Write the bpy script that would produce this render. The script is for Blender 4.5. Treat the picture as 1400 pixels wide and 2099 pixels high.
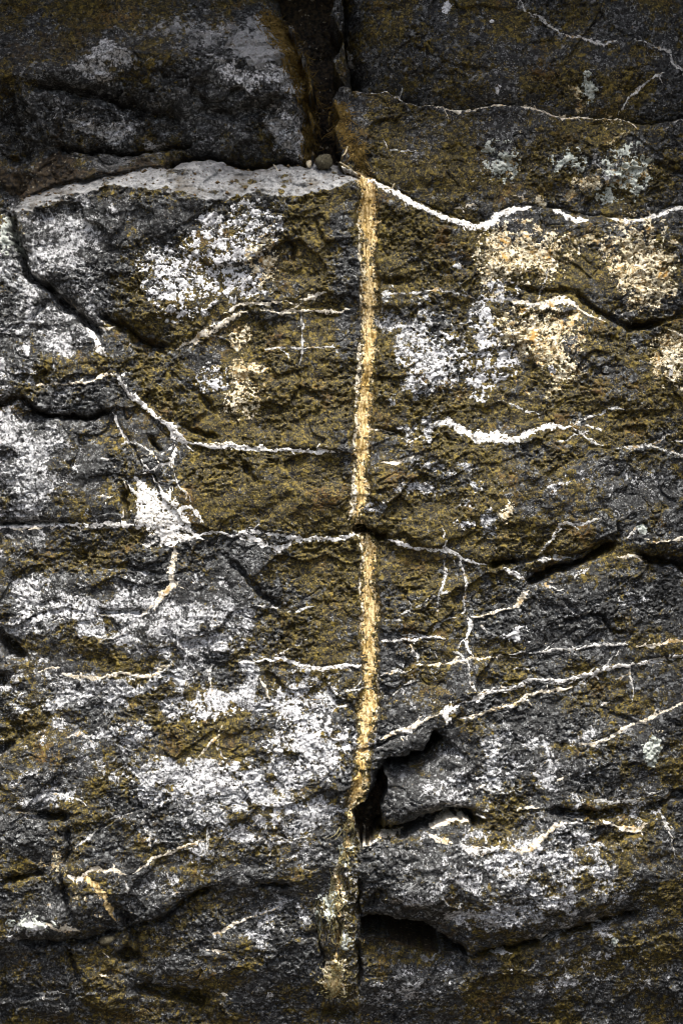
import bpy, math, random
import numpy as np

# ------------------------------------------------------------------ camera, sky, sun, exposure
for o in list(bpy.data.objects):
    bpy.data.objects.remove(o)
sc = bpy.context.scene
col = sc.collection
DIST = 4.2                    # metres from the lens to the rock face
MID_Z = 1.40                  # height of the lens above the ground
cam_d = bpy.data.cameras.new('camera')
cam = bpy.data.objects.new('camera', cam_d)
col.objects.link(cam)
cam.location = (0.0, -DIST, MID_Z)
cam.rotation_euler = (math.radians(90), 0, 0)
cam_d.sensor_fit = 'VERTICAL'
cam_d.sensor_height = 36.0
cam_d.lens = 36.0 * DIST / 2.099
cam_d.clip_start = 0.05
cam_d.clip_end = 2000.0
sc.camera = cam

SUN_EL, SUN_AZ = 64.0, 10.0   # degrees; azimuth is to the right of the viewer's back
world = bpy.data.worlds.new('World')
sc.world = world
world.use_nodes = True
wn = world.node_tree
sky = wn.nodes.new('ShaderNodeTexSky')
sky.sky_type = 'NISHITA'
sky.sun_disc = False
sky.sun_elevation = math.radians(SUN_EL)
sky.sun_rotation = math.radians(180 - SUN_AZ)
sky.dust_density = 4.0
sky.ozone_density = 0.6
bg = wn.nodes['Background']
bg.inputs['Strength'].default_value = 0.05
wn.links.new(sky.outputs[0], bg.inputs['Color'])

sun_d = bpy.data.lights.new('sun', 'SUN')
sun_d.energy = 1.5
sun_d.angle = math.radians(12)
sun_d.color = (1.0, 0.965, 0.91)
sun = bpy.data.objects.new('sun', sun_d)
col.objects.link(sun)
sun.location = (1, -3, 6)
sun.rotation_euler = (math.radians(90 - SUN_EL), 0, math.radians(SUN_AZ))

vs = sc.view_settings
vs.view_transform = 'Standard'
vs.look = 'None'
vs.exposure = 2.4
vs.gamma = 1.0
vs.use_curve_mapping = False
sc.cycles.max_bounces = 6
sc.cycles.diffuse_bounces = 3
sc.cycles.filter_width = 1.0

# ------------------------------------------------------------------ noise on arrays
_rng = np.random.default_rng(7)
_ANG = _rng.random((512, 512)).astype(np.float32) * 2 * np.pi
_GX, _GY = np.cos(_ANG), np.sin(_ANG)
_RND = _rng.random((4, 512, 512)).astype(np.float32)


def gnoise(x, y, seed=0):
    x = np.asarray(x, np.float32) + seed * 37.31
    y = np.asarray(y, np.float32) + seed * 91.7
    xf, yf = np.floor(x), np.floor(y)
    xi, yi = xf.astype(np.int32), yf.astype(np.int32)
    fx, fy = x - xf, y - yf
    u = fx * fx * fx * (fx * (fx * 6 - 15) + 10)
    v = fy * fy * fy * (fy * (fy * 6 - 15) + 10)

    def g(ix, iy, dx, dy):
        a, b = iy & 511, ix & 511
        return _GX[a, b] * dx + _GY[a, b] * dy
    n0 = g(xi, yi, fx, fy)
    n1 = g(xi + 1, yi, fx - 1, fy)
    n2 = g(xi, yi + 1, fx, fy - 1)
    n3 = g(xi + 1, yi + 1, fx - 1, fy - 1)
    return ((n0 * (1 - u) + n1 * u) * (1 - v) + (n2 * (1 - u) + n3 * u) * v) * 1.5


def fbm(x, y, octs=4, seed=0, gain=0.5):
    s = 0
    a = 1.0
    for k in range(octs):
        s = s + a * gnoise(x * 2 ** k, y * 2 ** k, seed + k * 3)
        a *= gain
    return s


def facets(x, y, seed, tilt):
    """chipped stone: the highest of the tilted planes of the nearest cells; also the gap between cells"""
    xi, yi = np.floor(x).astype(np.int32), np.floor(y).astype(np.int32)
    best = np.full(x.shape, 9.0, np.float32)
    second = best.copy()
    val = np.zeros(x.shape, np.float32)
    for dx in (-1, 0, 1):
        for dy in (-1, 0, 1):
            a, b = (yi + dy + seed * 17) & 511, (xi + dx + seed * 29) & 511
            cx, cy = xi + dx + _RND[0, a, b], yi + dy + _RND[1, a, b]
            ddx, ddy = x - cx, y - cy
            d = ddx * ddx + ddy * ddy
            h = ddx * (_RND[2, a, b] - .5) * tilt + ddy * (_RND[3, a, b] - .5) * tilt + (_RND[2, b, a] - .5)
            m = d < best
            second = np.where(m, best, np.minimum(second, d))
            val = np.where(m, h, val)
            best = np.where(m, d, best)
    return val, np.sqrt(second) - np.sqrt(best)


def sstep(a, b, x):
    t = np.clip((x - a) / (b - a), 0, 1)
    return t * t * (3 - 2 * t)


# ------------------------------------------------------------------ the sheet of points the rock is made from (1 unit = 1 mm on the face)
STEP = 1.9
inx = np.arange(-24, 1424 + STEP, STEP)
iny = np.arange(-24, 2123 + STEP, STEP)


def grow(start, sign, reach):
    out, s, p = [], STEP, start
    while abs(p - start) < reach:
        s = min(s * 1.16, 26)
        p += sign * s
        out.append(p)
    return np.array(out)


xs = np.concatenate([grow(inx[0], -1, 800)[::-1], inx, grow(inx[-1], 1, 800)])
ys = np.concatenate([grow(iny[0], -1, 900)[::-1], iny, grow(iny[-1], 1, 330)])
X, Y = np.meshgrid(xs.astype(np.float32), ys.astype(np.float32))
NR, NC = X.shape
# authored outlines are read through a warp, so that nothing runs straight
WX = X + 7 * gnoise(X / 60, Y / 60, 1) + 3.0 * gnoise(X / 17, Y / 17, 2) + 1.6 * gnoise(X / 7, Y / 7, 3)
WY = Y + 7 * gnoise(X / 60, Y / 60, 4) + 3.0 * gnoise(X / 17, Y / 17, 5) + 1.6 * gnoise(X / 7, Y / 7, 6)
BX = X + 34 * fbm(X / 90, Y / 90, 3, 11) + 9 * gnoise(X / 13, Y / 13, 12)
BY = Y + 34 * fbm(X / 90, Y / 90, 3, 13) + 9 * gnoise(X / 13, Y / 13, 14)


def box_of(x0, x1, y0, y1, pad):
    i0 = max(0, np.searchsorted(ys, y0 - pad - 14)); i1 = min(NR, np.searchsorted(ys, y1 + pad + 14) + 1)
    j0 = max(0, np.searchsorted(xs, x0 - pad - 14)); j1 = min(NC, np.searchsorted(xs, x1 + pad + 14) + 1)
    return slice(i0, i1), slice(j0, j1)


def line_field(pts, pad):
    """distance to a polyline, which side (+ below / right of its course), place along it, width there"""
    p = np.array([(q[0], q[1], q[2] if len(q) > 2 else 1.0) for q in pts], np.float32)
    s = box_of(p[:, 0].min(), p[:, 0].max(), p[:, 1].min(), p[:, 1].max(), pad)
    x, y = WX[s], WY[s]
    best = np.full(x.shape, 1e9, np.float32)
    side = np.zeros(x.shape, np.float32)
    wid = np.ones(x.shape, np.float32)
    along = np.zeros(x.shape, np.float32)
    run = 0.0
    for a, b in zip(p[:-1], p[1:]):
        ux, uy = b[0] - a[0], b[1] - a[1]
        L2 = ux * ux + uy * uy + 1e-6
        t = np.clip(((x - a[0]) * ux + (y - a[1]) * uy) / L2, 0, 1)
        dx, dy = x - (a[0] + t * ux), y - (a[1] + t * uy)
        d = np.sqrt(dx * dx + dy * dy)
        m = d < best
        best = np.where(m, d, best)
        side = np.where(m, np.sign(ux * (y - a[1]) - uy * (x - a[0])), side)
        wid = np.where(m, a[2] + t * (b[2] - a[2]), wid)
        along = np.where(m, run + t * math.sqrt(L2), along)
        run += math.sqrt(L2)
    return s, best, side, along, wid, run


def inside(poly, wx=None, wy=None):
    wx = WX if wx is None else wx
    wy = WY if wy is None else wy
    p = np.array(poly, np.float32)
    s = box_of(p[:, 0].min(), p[:, 0].max(), p[:, 1].min(), p[:, 1].max(), 40)
    x, y = wx[s], wy[s]
    r = np.zeros(x.shape, bool)
    for a, b in zip(p, np.roll(p, -1, 0)):
        if a[1] == b[1]:
            continue
        c = ((a[1] > y) != (b[1] > y)) & (x < (b[0] - a[0]) * (y - a[1]) / (b[1] - a[1]) + a[0])
        r ^= c
    return s, r


# ------------------------------------------------------------------ joints that part the face into blocks
A_ = [(700, 176), (730, 173), (770, 183), (800, 188), (835, 204), (870, 214), (920, 221), (960, 223), (990, 215), (1050, 214), (1110, 224),
      (1150, 239), (1210, 238), (1265, 239), (1300, 253), (1400, 243), (1520, 238)]
D_ = [(735, 362), (790, 384), (830, 409), (870, 427), (910, 444), (940, 459), (975, 464), (1010, 454), (1030, 435), (1060, 427), (1125, 428),
      (1150, 440), (1210, 445), (1270, 453), (1310, 454), (1340, 440), (1370, 430), (1400, 425), (1520, 420)]
LEDGE_ = [(-120, 425), (0, 425), (25, 437), (60, 395), (110, 373), (200, 358), (280, 344), (330, 329), (400, 314), (450, 320), (500, 331), (560, 328),
          (640, 324), (690, 345), (735, 362)]
B1R_ = [(556, -120), (570, 0), (580, 38), (604, 58), (602, 98), (628, 116), (620, 150), (641, 168), (634, 214), (650, 240), (637, 290), (646, 312), (640, 324)]
CREV_R = [(700, 337), (702, 304), (686, 268), (696, 236), (676, 206), (700, 176)]
DIAG_ = [(25, 437), (38, 500), (62, 562), (100, 592), (150, 632), (205, 682), (235, 765), (300, 838), (345, 872), (385, 908)]
TAN1_ = [(735, 362), (750, 450), (756, 560), (759, 640), (754, 740), (745, 840), (739, 940), (735, 1040), (735, 1087)]
TAN2_ = [(735, 1087), (755, 1150), (757, 1250), (757, 1330), (756, 1420), (745, 1520), (735, 1600), (722, 1660)]
H_ = [(385, 908), (450, 912), (520, 921), (600, 925), (690, 930), (739, 915)]
WEB_ = [(385, 908), (360, 896), (358, 945), (300, 967)]
I_ = [(300, 967), (270, 910), (230, 845)]
B5C_ = [(230, 845), (180, 857), (130, 857), (90, 850), (50, 815), (0, 825), (-120, 832)]
L_ = [(300, 967), (280, 990), (285, 1040), (275, 1073)]
K_ = [(275, 1073), (240, 1073), (150, 1072), (100, 1080), (0, 1080), (-120, 1086)]
M_ = [(275, 1073), (375, 1090), (440, 1090), (500, 1088), (560, 1096), (620, 1108), (690, 1110), (735, 1087)]
Q_ = [(735, 1087), (785, 1105), (830, 1118), (880, 1126), (930, 1134), (970, 1149), (1005, 1158), (1040, 1175), (1077, 1197), (1130, 1167),
      (1200, 1150), (1262, 1117), (1310, 1135), (1363, 1150), (1400, 1166), (1520, 1180)]
N_ = [(-120, 1390), (0, 1392), (80, 1375), (135, 1385), (200, 1388), (310, 1385), (350, 1366), (460, 1357), (560, 1352), (610, 1368), (700, 1370), (757, 1356)]
ARC_ = [(735, 1543), (786, 1570), (830, 1558), (874, 1542), (905, 1505)]
S_ = [(905, 1505), (925, 1470), (975, 1432), (1030, 1409), (1120, 1395), (1180, 1390), (1250, 1372), (1300, 1362), (1400, 1340), (1520, 1320)]
R_ = [(740, 1740), (770, 1716), (830, 1706), (880, 1682), (930, 1666), (985, 1680), (1060, 1674), (1120, 1672), (1200, 1670), (1250, 1672), (1330, 1672),
      (1400, 1640), (1520, 1620)]
U_ = [(735, 1893), (800, 1886), (870, 1904), (925, 1942), (970, 1978), (1070, 1960), (1150, 1930), (1250, 1900), (1320, 1880), (1400, 1850), (1520, 1820)]
V_ = [(690, 1793), (600, 1817), (520, 1823), (440, 1823), (400, 1842), (330, 1890), (262, 1902), (235, 1890), (150, 1908), (90, 1925), (0, 1938), (-120, 1945)]
COL_L = [(722, 1660), (705, 1720), (690, 1793), (657, 1850), (652, 1930), (664, 2000), (655, 2080), (650, 2230)]
COL_R = [(735, 2230), (737, 2050), (741, 1960), (734, 1895), (736, 1800), (740, 1740), (722, 1660)]


def rv(a):
    return a[::-1]


BLOCKS = [  # name, outline, lift (mm), tilt x, tilt y (mm per metre), label
    ('jutting_block', [(-120, -120)] + B1R_ + rv(LEDGE_[:13]), 0, 0, 0, 'dark jutting rock block with smooth grey top above the pale ledge'),
    ('hanging_block', [(690, -120), (700, -30), (678, 30), (704, 78), (686, 128)] + A_ + [(1520, -120)], 26, 0, 30, 'near black upper right rock block overhanging a broken pale seam'),
    ('lichened_block', A_ + rv(D_) + CREV_R, 6, 10, 20, 'dark olive rock block right of the crevice, between two pale wavy seams'),
    ('ledge_slab', LEDGE_[2:] + TAN1_[1:7] + rv(H_) + rv(DIAG_)[1:], 22, 0, -20, 'olive rock slab topped by the broad pale grey ledge'),
    ('chipped_slab', [(-120, 425), (0, 425)] + DIAG_ + WEB_[1:] + I_[1:] + B5C_[1:], 4, -40, 0, 'grey left-edge slab below the long dark diagonal crack'),
    ('whitened_slab', B5C_[::-1] + I_[::-1][1:] + L_[1:] + K_[1:], 0, -30, 10, 'slab heavily crusted white at the left edge, above the long white seam'),
    ('web_slab', H_ + [(735, 1040), (735, 1087)] + rv(M_)[1:] + rv(L_)[1:] + rv(WEB_)[1:-1], 10, 0, 0, 'small olive slab right of the branching white web, left of the tan streak'),
    ('broad_slab', D_ + rv(Q_) + rv(TAN1_)[1:-1], 12, 0, 8, 'broad olive slab right of the tan streak with white and tan lichen patches'),
    ('seamed_slab', Q_ + rv(S_) + rv(ARC_) + rv(TAN2_)[2:-1], 2, 0, 10, 'dark slab right of the tan streak, ruled by thin slanting pale seams'),
    ('rounded_slab', ARC_[1:] + S_[1:] + rv(R_)[:-2] + [(786, 1704), (784, 1660), (792, 1600)], -4, 0, 0, 'grey rounded slab at the right with a pale egg-shaped spot'),
    ('mottled_slab', R_ + rv(U_) + [(736, 1800)], 10, 0, -30, 'heavily white speckled slab above the black hollow'),
    ('lowest_slab', [(741, 1960), (780, 1937), (830, 1954), (900, 1966), (970, 1978)] + U_[5:] + [(1520, 2230), (735, 2230), (737, 2050)], -2, 0, -20,
     'darkest bottom right slab with a brown lip under the black hollow'),
    ('left_slab', [(-120, 1086)] + rv(K_)[1:] + M_[1:] + TAN2_[1:4] + rv(N_), 4, 0, 10, 'grey and olive slab below the white starburst, left of the tan streak'),
    ('speckled_slab', N_ + TAN2_[4:] + COL_L[1:3] + V_[1:], 4, 0, 10, 'large lower left slab mottled with white crust and round olive spots'),
    ('shattered_slab', rv(V_) + COL_L[3:] + [(-120, 2230)], -2, 0, -20, 'broken dark brown slab filling the bottom left corner'),
    ('crevice_fill', COL_L + COL_R[:-1], -3, 0, 0, 'narrow stringy strip of weathered stone filling the joint below the tan streak'),
]
LAB = np.zeros(X.shape, np.int16)
for k, b in enumerate(BLOCKS):
    s, r = inside(b[1])
    LAB[s][r] = k + 1
# slivers between outlines inside the picture go to the nearest block
CREVICE = [(556, -120), (570, 0), (580, 38), (604, 58), (602, 98), (628, 116), (620, 150), (641, 168), (634, 214), (650, 240), (637, 290), (646, 328), (700, 337), (702, 304), (686, 268), (696, 236), (676, 206), (700, 176), (686, 128), (704, 78), (678, 30), (700, -30), (690, -120)]
HOLLOW = [(734, 1893), (800, 1886), (870, 1904), (925, 1942), (970, 1978), (900, 1966), (830, 1954), (780, 1937), (741, 1930)]
NOOK = [(786, 1570), (768, 1610), (752, 1640), (722, 1662), (730, 1700), (740, 1740), (775, 1714), (786, 1704), (784, 1660), (792, 1600)]
keep = np.zeros(X.shape, bool)
for poly in (CREVICE, HOLLOW, NOOK):
    s, r = inside(poly)
    keep[s] |= r
near = (X > -90) & (X < 1490) & (Y > -90) & (Y < 2200)
for _ in range(24):
    hole = (LAB == 0) & near & ~keep
    if not hole.any():
        break
    for ax, sh in ((0, 1), (0, -1), (1, 1), (1, -1)):
        n = np.roll(LAB, sh, ax)
        f = (LAB == 0) & near & ~keep & (n > 0)
        LAB[f] = n[f]

# ------------------------------------------------------------------ relief in millimetres, towards the viewer
H = np.zeros(X.shape, np.float32)
names = [b[0] for b in BLOCKS]
for k, b in enumerate(BLOCKS):
    m = LAB == k + 1
    H[m] = b[2] + b[3] * (X[m] - 700) / 1000 + b[4] * (Y[m] - 1050) / 1000
for _ in range(2):
    for ax in (0, 1):
        c = np.cumsum(np.pad(H, [(9, 8) if q == ax else (0, 0) for q in (0, 1)], mode='edge'), axis=ax, dtype=np.float64)
        c = np.insert(c, 0, 0, axis=ax)
        n_ = H.shape[ax]
        H = ((np.take(c, np.arange(17, 17 + n_), ax) - np.take(c, np.arange(0, n_), ax)) / 17).astype(np.float32)
big = fbm(X / 420, Y / 360, 3, 21)
H += 16 * big
# a raised reading of the jutting block: sloping top, undercut front
m = LAB == 1
edge_y = np.interp(WX, [0, 45, 130, 190, 240, 290, 380, 470, 530, 600, 640], [165, 160, 152, 130, 104, 116, 124, 128, 128, 104, 110]).astype(np.float32)
top = np.clip((edge_y - WY) / 160, 0, 3)
front = np.clip((WY - edge_y) / 190, 0, 1.4)
end = sstep(520, 640, WX)
H[m] += (34 - 95 * top - 95 * front ** 0.8 * (1 - 0.45 * end) - 30 * end ** 3)[m]
# left-hand soil shelf at its foot
shelf = sstep(300, 350, WY) * sstep(420, 330, WX)
H[m] += (shelf * 38)[m]
# ledge of the slab below: front lip and sloping top
m = LAB == 4
lip = np.interp(WX, [20, 60, 120, 200, 240, 280, 330, 420, 480, 530, 570, 640, 720], [446, 440, 424, 402, 388, 392, 402, 412, 413, 402, 411, 406, 384]).astype(np.float32)
back = np.interp(WX, [0, 25, 60, 110, 200, 280, 330, 400, 450, 500, 560, 640, 690, 735], [425, 437, 395, 373, 358, 344, 329, 314, 320, 331, 328, 324, 345, 362]).astype(np.float32)
lip = lip + 5 * gnoise(X / 21, Y / 21, 84) + 3 * gnoise(X / 9, Y / 9, 85)
ledge_t = np.clip((lip - WY) / np.maximum(lip - back, 6), 0, 1)
LEDGE = np.where(m, sstep(-0.03, 0.06, (lip - WY) / 70), 0).astype(np.float32)
ledge_depth = 78 * sstep(0, 90, WX) * (0.55 + 0.45 * sstep(760, 640, WX))
H[m] += (14 * np.exp(-np.maximum(WY - lip, 0) / 120) - ledge_depth * ledge_t)[m]


def gauss(cx, cy, rx, ry, amp):
    s = box_of(cx - 2.4 * rx, cx + 2.4 * rx, cy - 2.4 * ry, cy + 2.4 * ry, 30)
    H[s] += amp * np.exp(-((BX[s] - cx) / rx) ** 2 - ((BY[s] - cy) / ry) ** 2)


for g in [(450, 540, 190, 110, 16), (330, 640, 110, 50, 14), (110, 520, 70, 80, 8), (880, 1640, 90, 55, 36), (1000, 640, 200, 120, 8), (1100, 1800, 260, 110, 42),
          (840, 1815, 95, 70, 40), (300, 1250, 160, 90, 8), (460, 1600, 240, 120, 12), (1150, 1010, 180, 90, 12), (560, 1010, 110, 60, 8), (900, 110, 120, 70, 14),
          (1180, 130, 130, 80, 12), (180, 1840, 60, 45, 14), (560, 1960, 120, 60, 10), (200, 2050, 120, 40, 14), (90, 720, 80, 60, 10), (60, 930, 90, 90, 12),
          (1150, 1260, 140, 60, 8), (860, 2040, 100, 40, 12), (1250, 1560, 120, 70, 10), (330, 230, 130, 40, -14), (200, 250, 60, 35, 12), (560, 210, 80, 60, 26)]:
    gauss(*g)
for poly, depth, soft in ((CREVICE, 240, 1), (HOLLOW, 330, 1), (NOOK, 150, 1)):
    s, r = inside(poly)
    sub = H[s]
    sub[r & (LAB[s] == 0)] -= depth
# brown lip in front of the hollow slopes outward
s, d, side, al, w, run = line_field([(741, 1945), (800, 1950), (870, 1965), (940, 1982)], 60)
sub = H[s]
sub += np.where((LAB[s] == 12), -52 * np.exp(-(d / 26) ** 2), 0)


def crack(pts, depth, w, above=None, below=None, fade=25):
    pad = max([w * 3] + [q[1] * 3 for q in (above, below) if q])
    s, d, side, al, wd, run = line_field(pts, pad)
    e = np.clip(np.minimum(al, run - al) / fade + 0.15, 0, 1) * np.clip(1.6 - (d > pad), 0, 1)
    wob = 0.65 + 0.7 * np.clip(gnoise(X[s] / 23, Y[s] / 23, 31) + 0.5, 0, 1)
    d = np.maximum(d + 1.3 * gnoise(X[s] / 9, Y[s] / 9, 32) + .8 * gnoise(X[s] / 4, Y[s] / 4, 33), 0)
    g = depth * (.8 * np.exp(-(d / (w * .8 * wob)) ** 4) + .2 * np.exp(-(d / (w * 1.6)) ** 2))
    if above:
        g = g + np.where(side < 0, above[0] * np.exp(-d / above[1]), 0)
    if below:
        g = g + np.where(side > 0, below[0] * np.exp(-d / below[1]), 0)
    H[s] -= (g * e).astype(np.float32)


crack(A_[:6], 30, 5, (120, 38)); crack(A_[5:], 12, 5, (24, 22)); crack([(720, 172), (712, 120), (702, 60), (704, 0), (700, -90)], 10, 10, None, (150, 34))
crack([(640, 320), (640, 260), (636, 200), (622, 140), (604, 80), (580, 20), (560, -60)], 4, 10, (95, 24))
crack([(x, y - 8) for x, y in D_[:8]], 8, 5, (10, 22)); crack([(x, y - 6) for x, y in D_[7:]], 6, 5, (10, 18))
crack(LEDGE_[7:13], 70, 9, (24, 24)); crack([(110, 300), (200, 302), (300, 300), (390, 290)], 34, 6, (22, 20)); crack([(0, 330), (40, 325), (62, 300)], 30, 16)
crack([(60, 180), (130, 183), (250, 210), (330, 228), (372, 240)], 34, 15, (16, 22)); crack([(400, 215), (480, 235), (540, 218), (565, 222)], 26, 12)
crack([(40, 168), (62, 215), (90, 270), (105, 300)], -14, 9); crack([(0, 185), (20, 240), (35, 300)], 30, 24)
crack(DIAG_[:6], 80, 9); crack([(150, 632), (205, 682)], 20, 8); crack(DIAG_[5:], -4, 9)
crack([(60, 655), (80, 640), (102, 620)], 26, 7); crack(B5C_, 46, 6, (10, 16)); crack(I_, 7, 4); crack([(310, 890), (322, 908), (334, 928)], 32, 6)
crack([(205, 640), (250, 672), (290, 700), (355, 716)], 34, 11, (16, 24)); crack([(372, 872), (400, 882), (445, 892)], 26, 7); crack([(398, 800), (418, 822), (440, 852)], 18, 7)
crack([(592, 478), (602, 510), (600, 545)], 16, 5); crack([(438, 957), (460, 956), (478, 962)], 20, 6); crack([(494, 948), (508, 965), (524, 984)], 30, 8)
crack([(580, 640), (612, 642), (616, 700), (614, 760), (618, 860)], 6, 4); crack([(640, 455), (650, 480), (680, 520)], 10, 4)
crack([(260, 1000), (255, 1030), (262, 1060)], 26, 7); crack([(720, 990), (716, 1020), (728, 1050)], 12, 4)
crack([(x, y - 6) for x, y in K_[2:]], 26, 5, (10, 14)); crack([(722, 1086), (738, 1082), (760, 1092), (790, 1104)], 78, 9, None, None, 8)
crack([(462, 1140), (500, 1180), (530, 1215), (580, 1246)], 26, 7); crack([(205, 1160), (270, 1168), (335, 1172)], 14, 6); crack([(190, 1248), (260, 1254), (310, 1248)], 18, 7)
crack([(1003, 1159), (1030, 1155), (1062, 1151)], 62, 7, (12, 14), None, 10); crack([(1062, 1151), (1120, 1140), (1180, 1136), (1240, 1112)], 16, 5)
crack(Q_[8:12], 76, 8, (22, 24), None, 12); crack(Q_[12:], 70, 9, (10, 18)); crack([(1262, 1117), (1268, 1095), (1262, 1070)], 18, 6)
crack([(1180, 600), (1230, 640), (1290, 668)], 24, 7); crack([(1280, 664), (1330, 672), (1362, 656)], 60, 9, (10, 20)); crack([(1362, 656), (1400, 642), (1520, 628)], 18, 6); crack([(1140, 650), (1185, 640)], 8, 5)
crack([(770, 882), (805, 888), (830, 896)], 22, 7); crack([(780, 575), (810, 578), (835, 574)], 22, 8); crack([(1040, 585), (1090, 592), (1180, 604)], 14, 7)
crack([(735, 1545), (762, 1532), (800, 1515), (838, 1503)], 30, 4.5); crack(ARC_[1:], 115, 12, None, (85, 40), 12); crack([(786, 1568), (768, 1610), (752, 1640)], 60, 10)
crack([(1240, 1455), (1290, 1478), (1330, 1490)], 10, 5); crack([(1150, 1272), (1230, 1262), (1250, 1290), (1290, 1296)], 22, 5); crack([(1150, 1228), (1185, 1262)], 14, 5); crack([(1330, 1352), (1400, 1348)], 22, 8)
crack(R_[1:6], 105, 10, (22, 26), None, 14); crack([(1120, 1660), (1180, 1668), (1250, 1672), (1300, 1664)], 50, 11, (14, 20)); crack([(1330, 1660), (1400, 1630), (1500, 1610)], 40, 10)
crack(U_[4:9], 62, 8, (22, 28)); crack(U_[:5], 20, 8, (26, 26)); crack([(736, 1870), (760, 1862), (790, 1820)], 40, 11)
crack([(0, 1300), (22, 1322), (46, 1350)], 75, 17); crack([(-60, 1395), (0, 1393), (24, 1388)], 40, 11); crack([(0, 1470), (40, 1500), (52, 1520)], 24, 14); crack([(-60, 1530), (0, 1540), (45, 1520)], 26, 9)
crack([(0, 1810), (48, 1802), (92, 1785)], 40, 5.5, (8, 14)); crack([(60, 1668), (100, 1674), (140, 1668)], 55, 9); crack([(137, 1690), (138, 1740), (134, 1785)], 32, 6); crack([(122, 1795), (134, 1850), (148, 1895)], 26, 6)
crack(V_[1:3], 34, 5); crack(V_[3:7], 40, 7, (6, 12)); crack([(235, 1860), (255, 1890), (270, 1950)], 42, 11); crack([(30, 1936), (100, 1948), (160, 1945), (240, 1918)], 40, 9, (10, 16))
crack([(225, 1965), (262, 1975), (280, 1990)], 60, 15); crack([(262, 2044), (310, 2056), (360, 2062), (420, 2075)], 62, 17); crack([(128, 1955), (138, 1985), (150, 2030)], 26, 7); crack([(50, 1972), (90, 1975)], 26, 6)
crack([(652, 1850), (650, 1930), (664, 2000)], 26, 5); crack([(736, 1800), (733, 1900), (738, 1960), (736, 2060)], 40, 6); crack([(655, 2096), (690, 2104), (735, 2106)], 40, 10)
crack([(690, 1865), (694, 1910), (692, 1965)], 30, 5); crack([(706, 1760), (700, 1800), (708, 1840)], 22, 7); crack([(600, 1930), (652, 1926)], 26, 7)
crack([(960, 300), (1040, 330), (1060, 360)], 10, 5); crack([(1300, 320), (1370, 350), (1430, 356)], 16, 8, (8, 14)); crack([(850, 90), (930, 140), (1010, 150)], 10, 6)

# the drilled half-round groove with the tan streak
GROOVE = np.zeros(X.shape, np.float32)
for pts in ([(740, 360), (749, 400), (752, 450), (756, 560), (759, 640), (754, 740), (745, 840), (739, 940), (734, 1040), (735, 1083)],
            [(752, 1096), (757, 1150), (757, 1250), (759, 1330), (757, 1420), (747, 1520), (737, 1600), (728, 1648)]):
    s, d, side, al, w, run = line_field(pts, 40)
    H[s] -= 15 * np.sqrt(np.clip(1 - (d / 22) ** 2, 0, 1))
    H[s] += 4 * np.exp(-((d - 23) / 7) ** 2)
    GROOVE[s] = np.maximum(GROOVE[s], sstep(30, 10, d))

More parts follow.
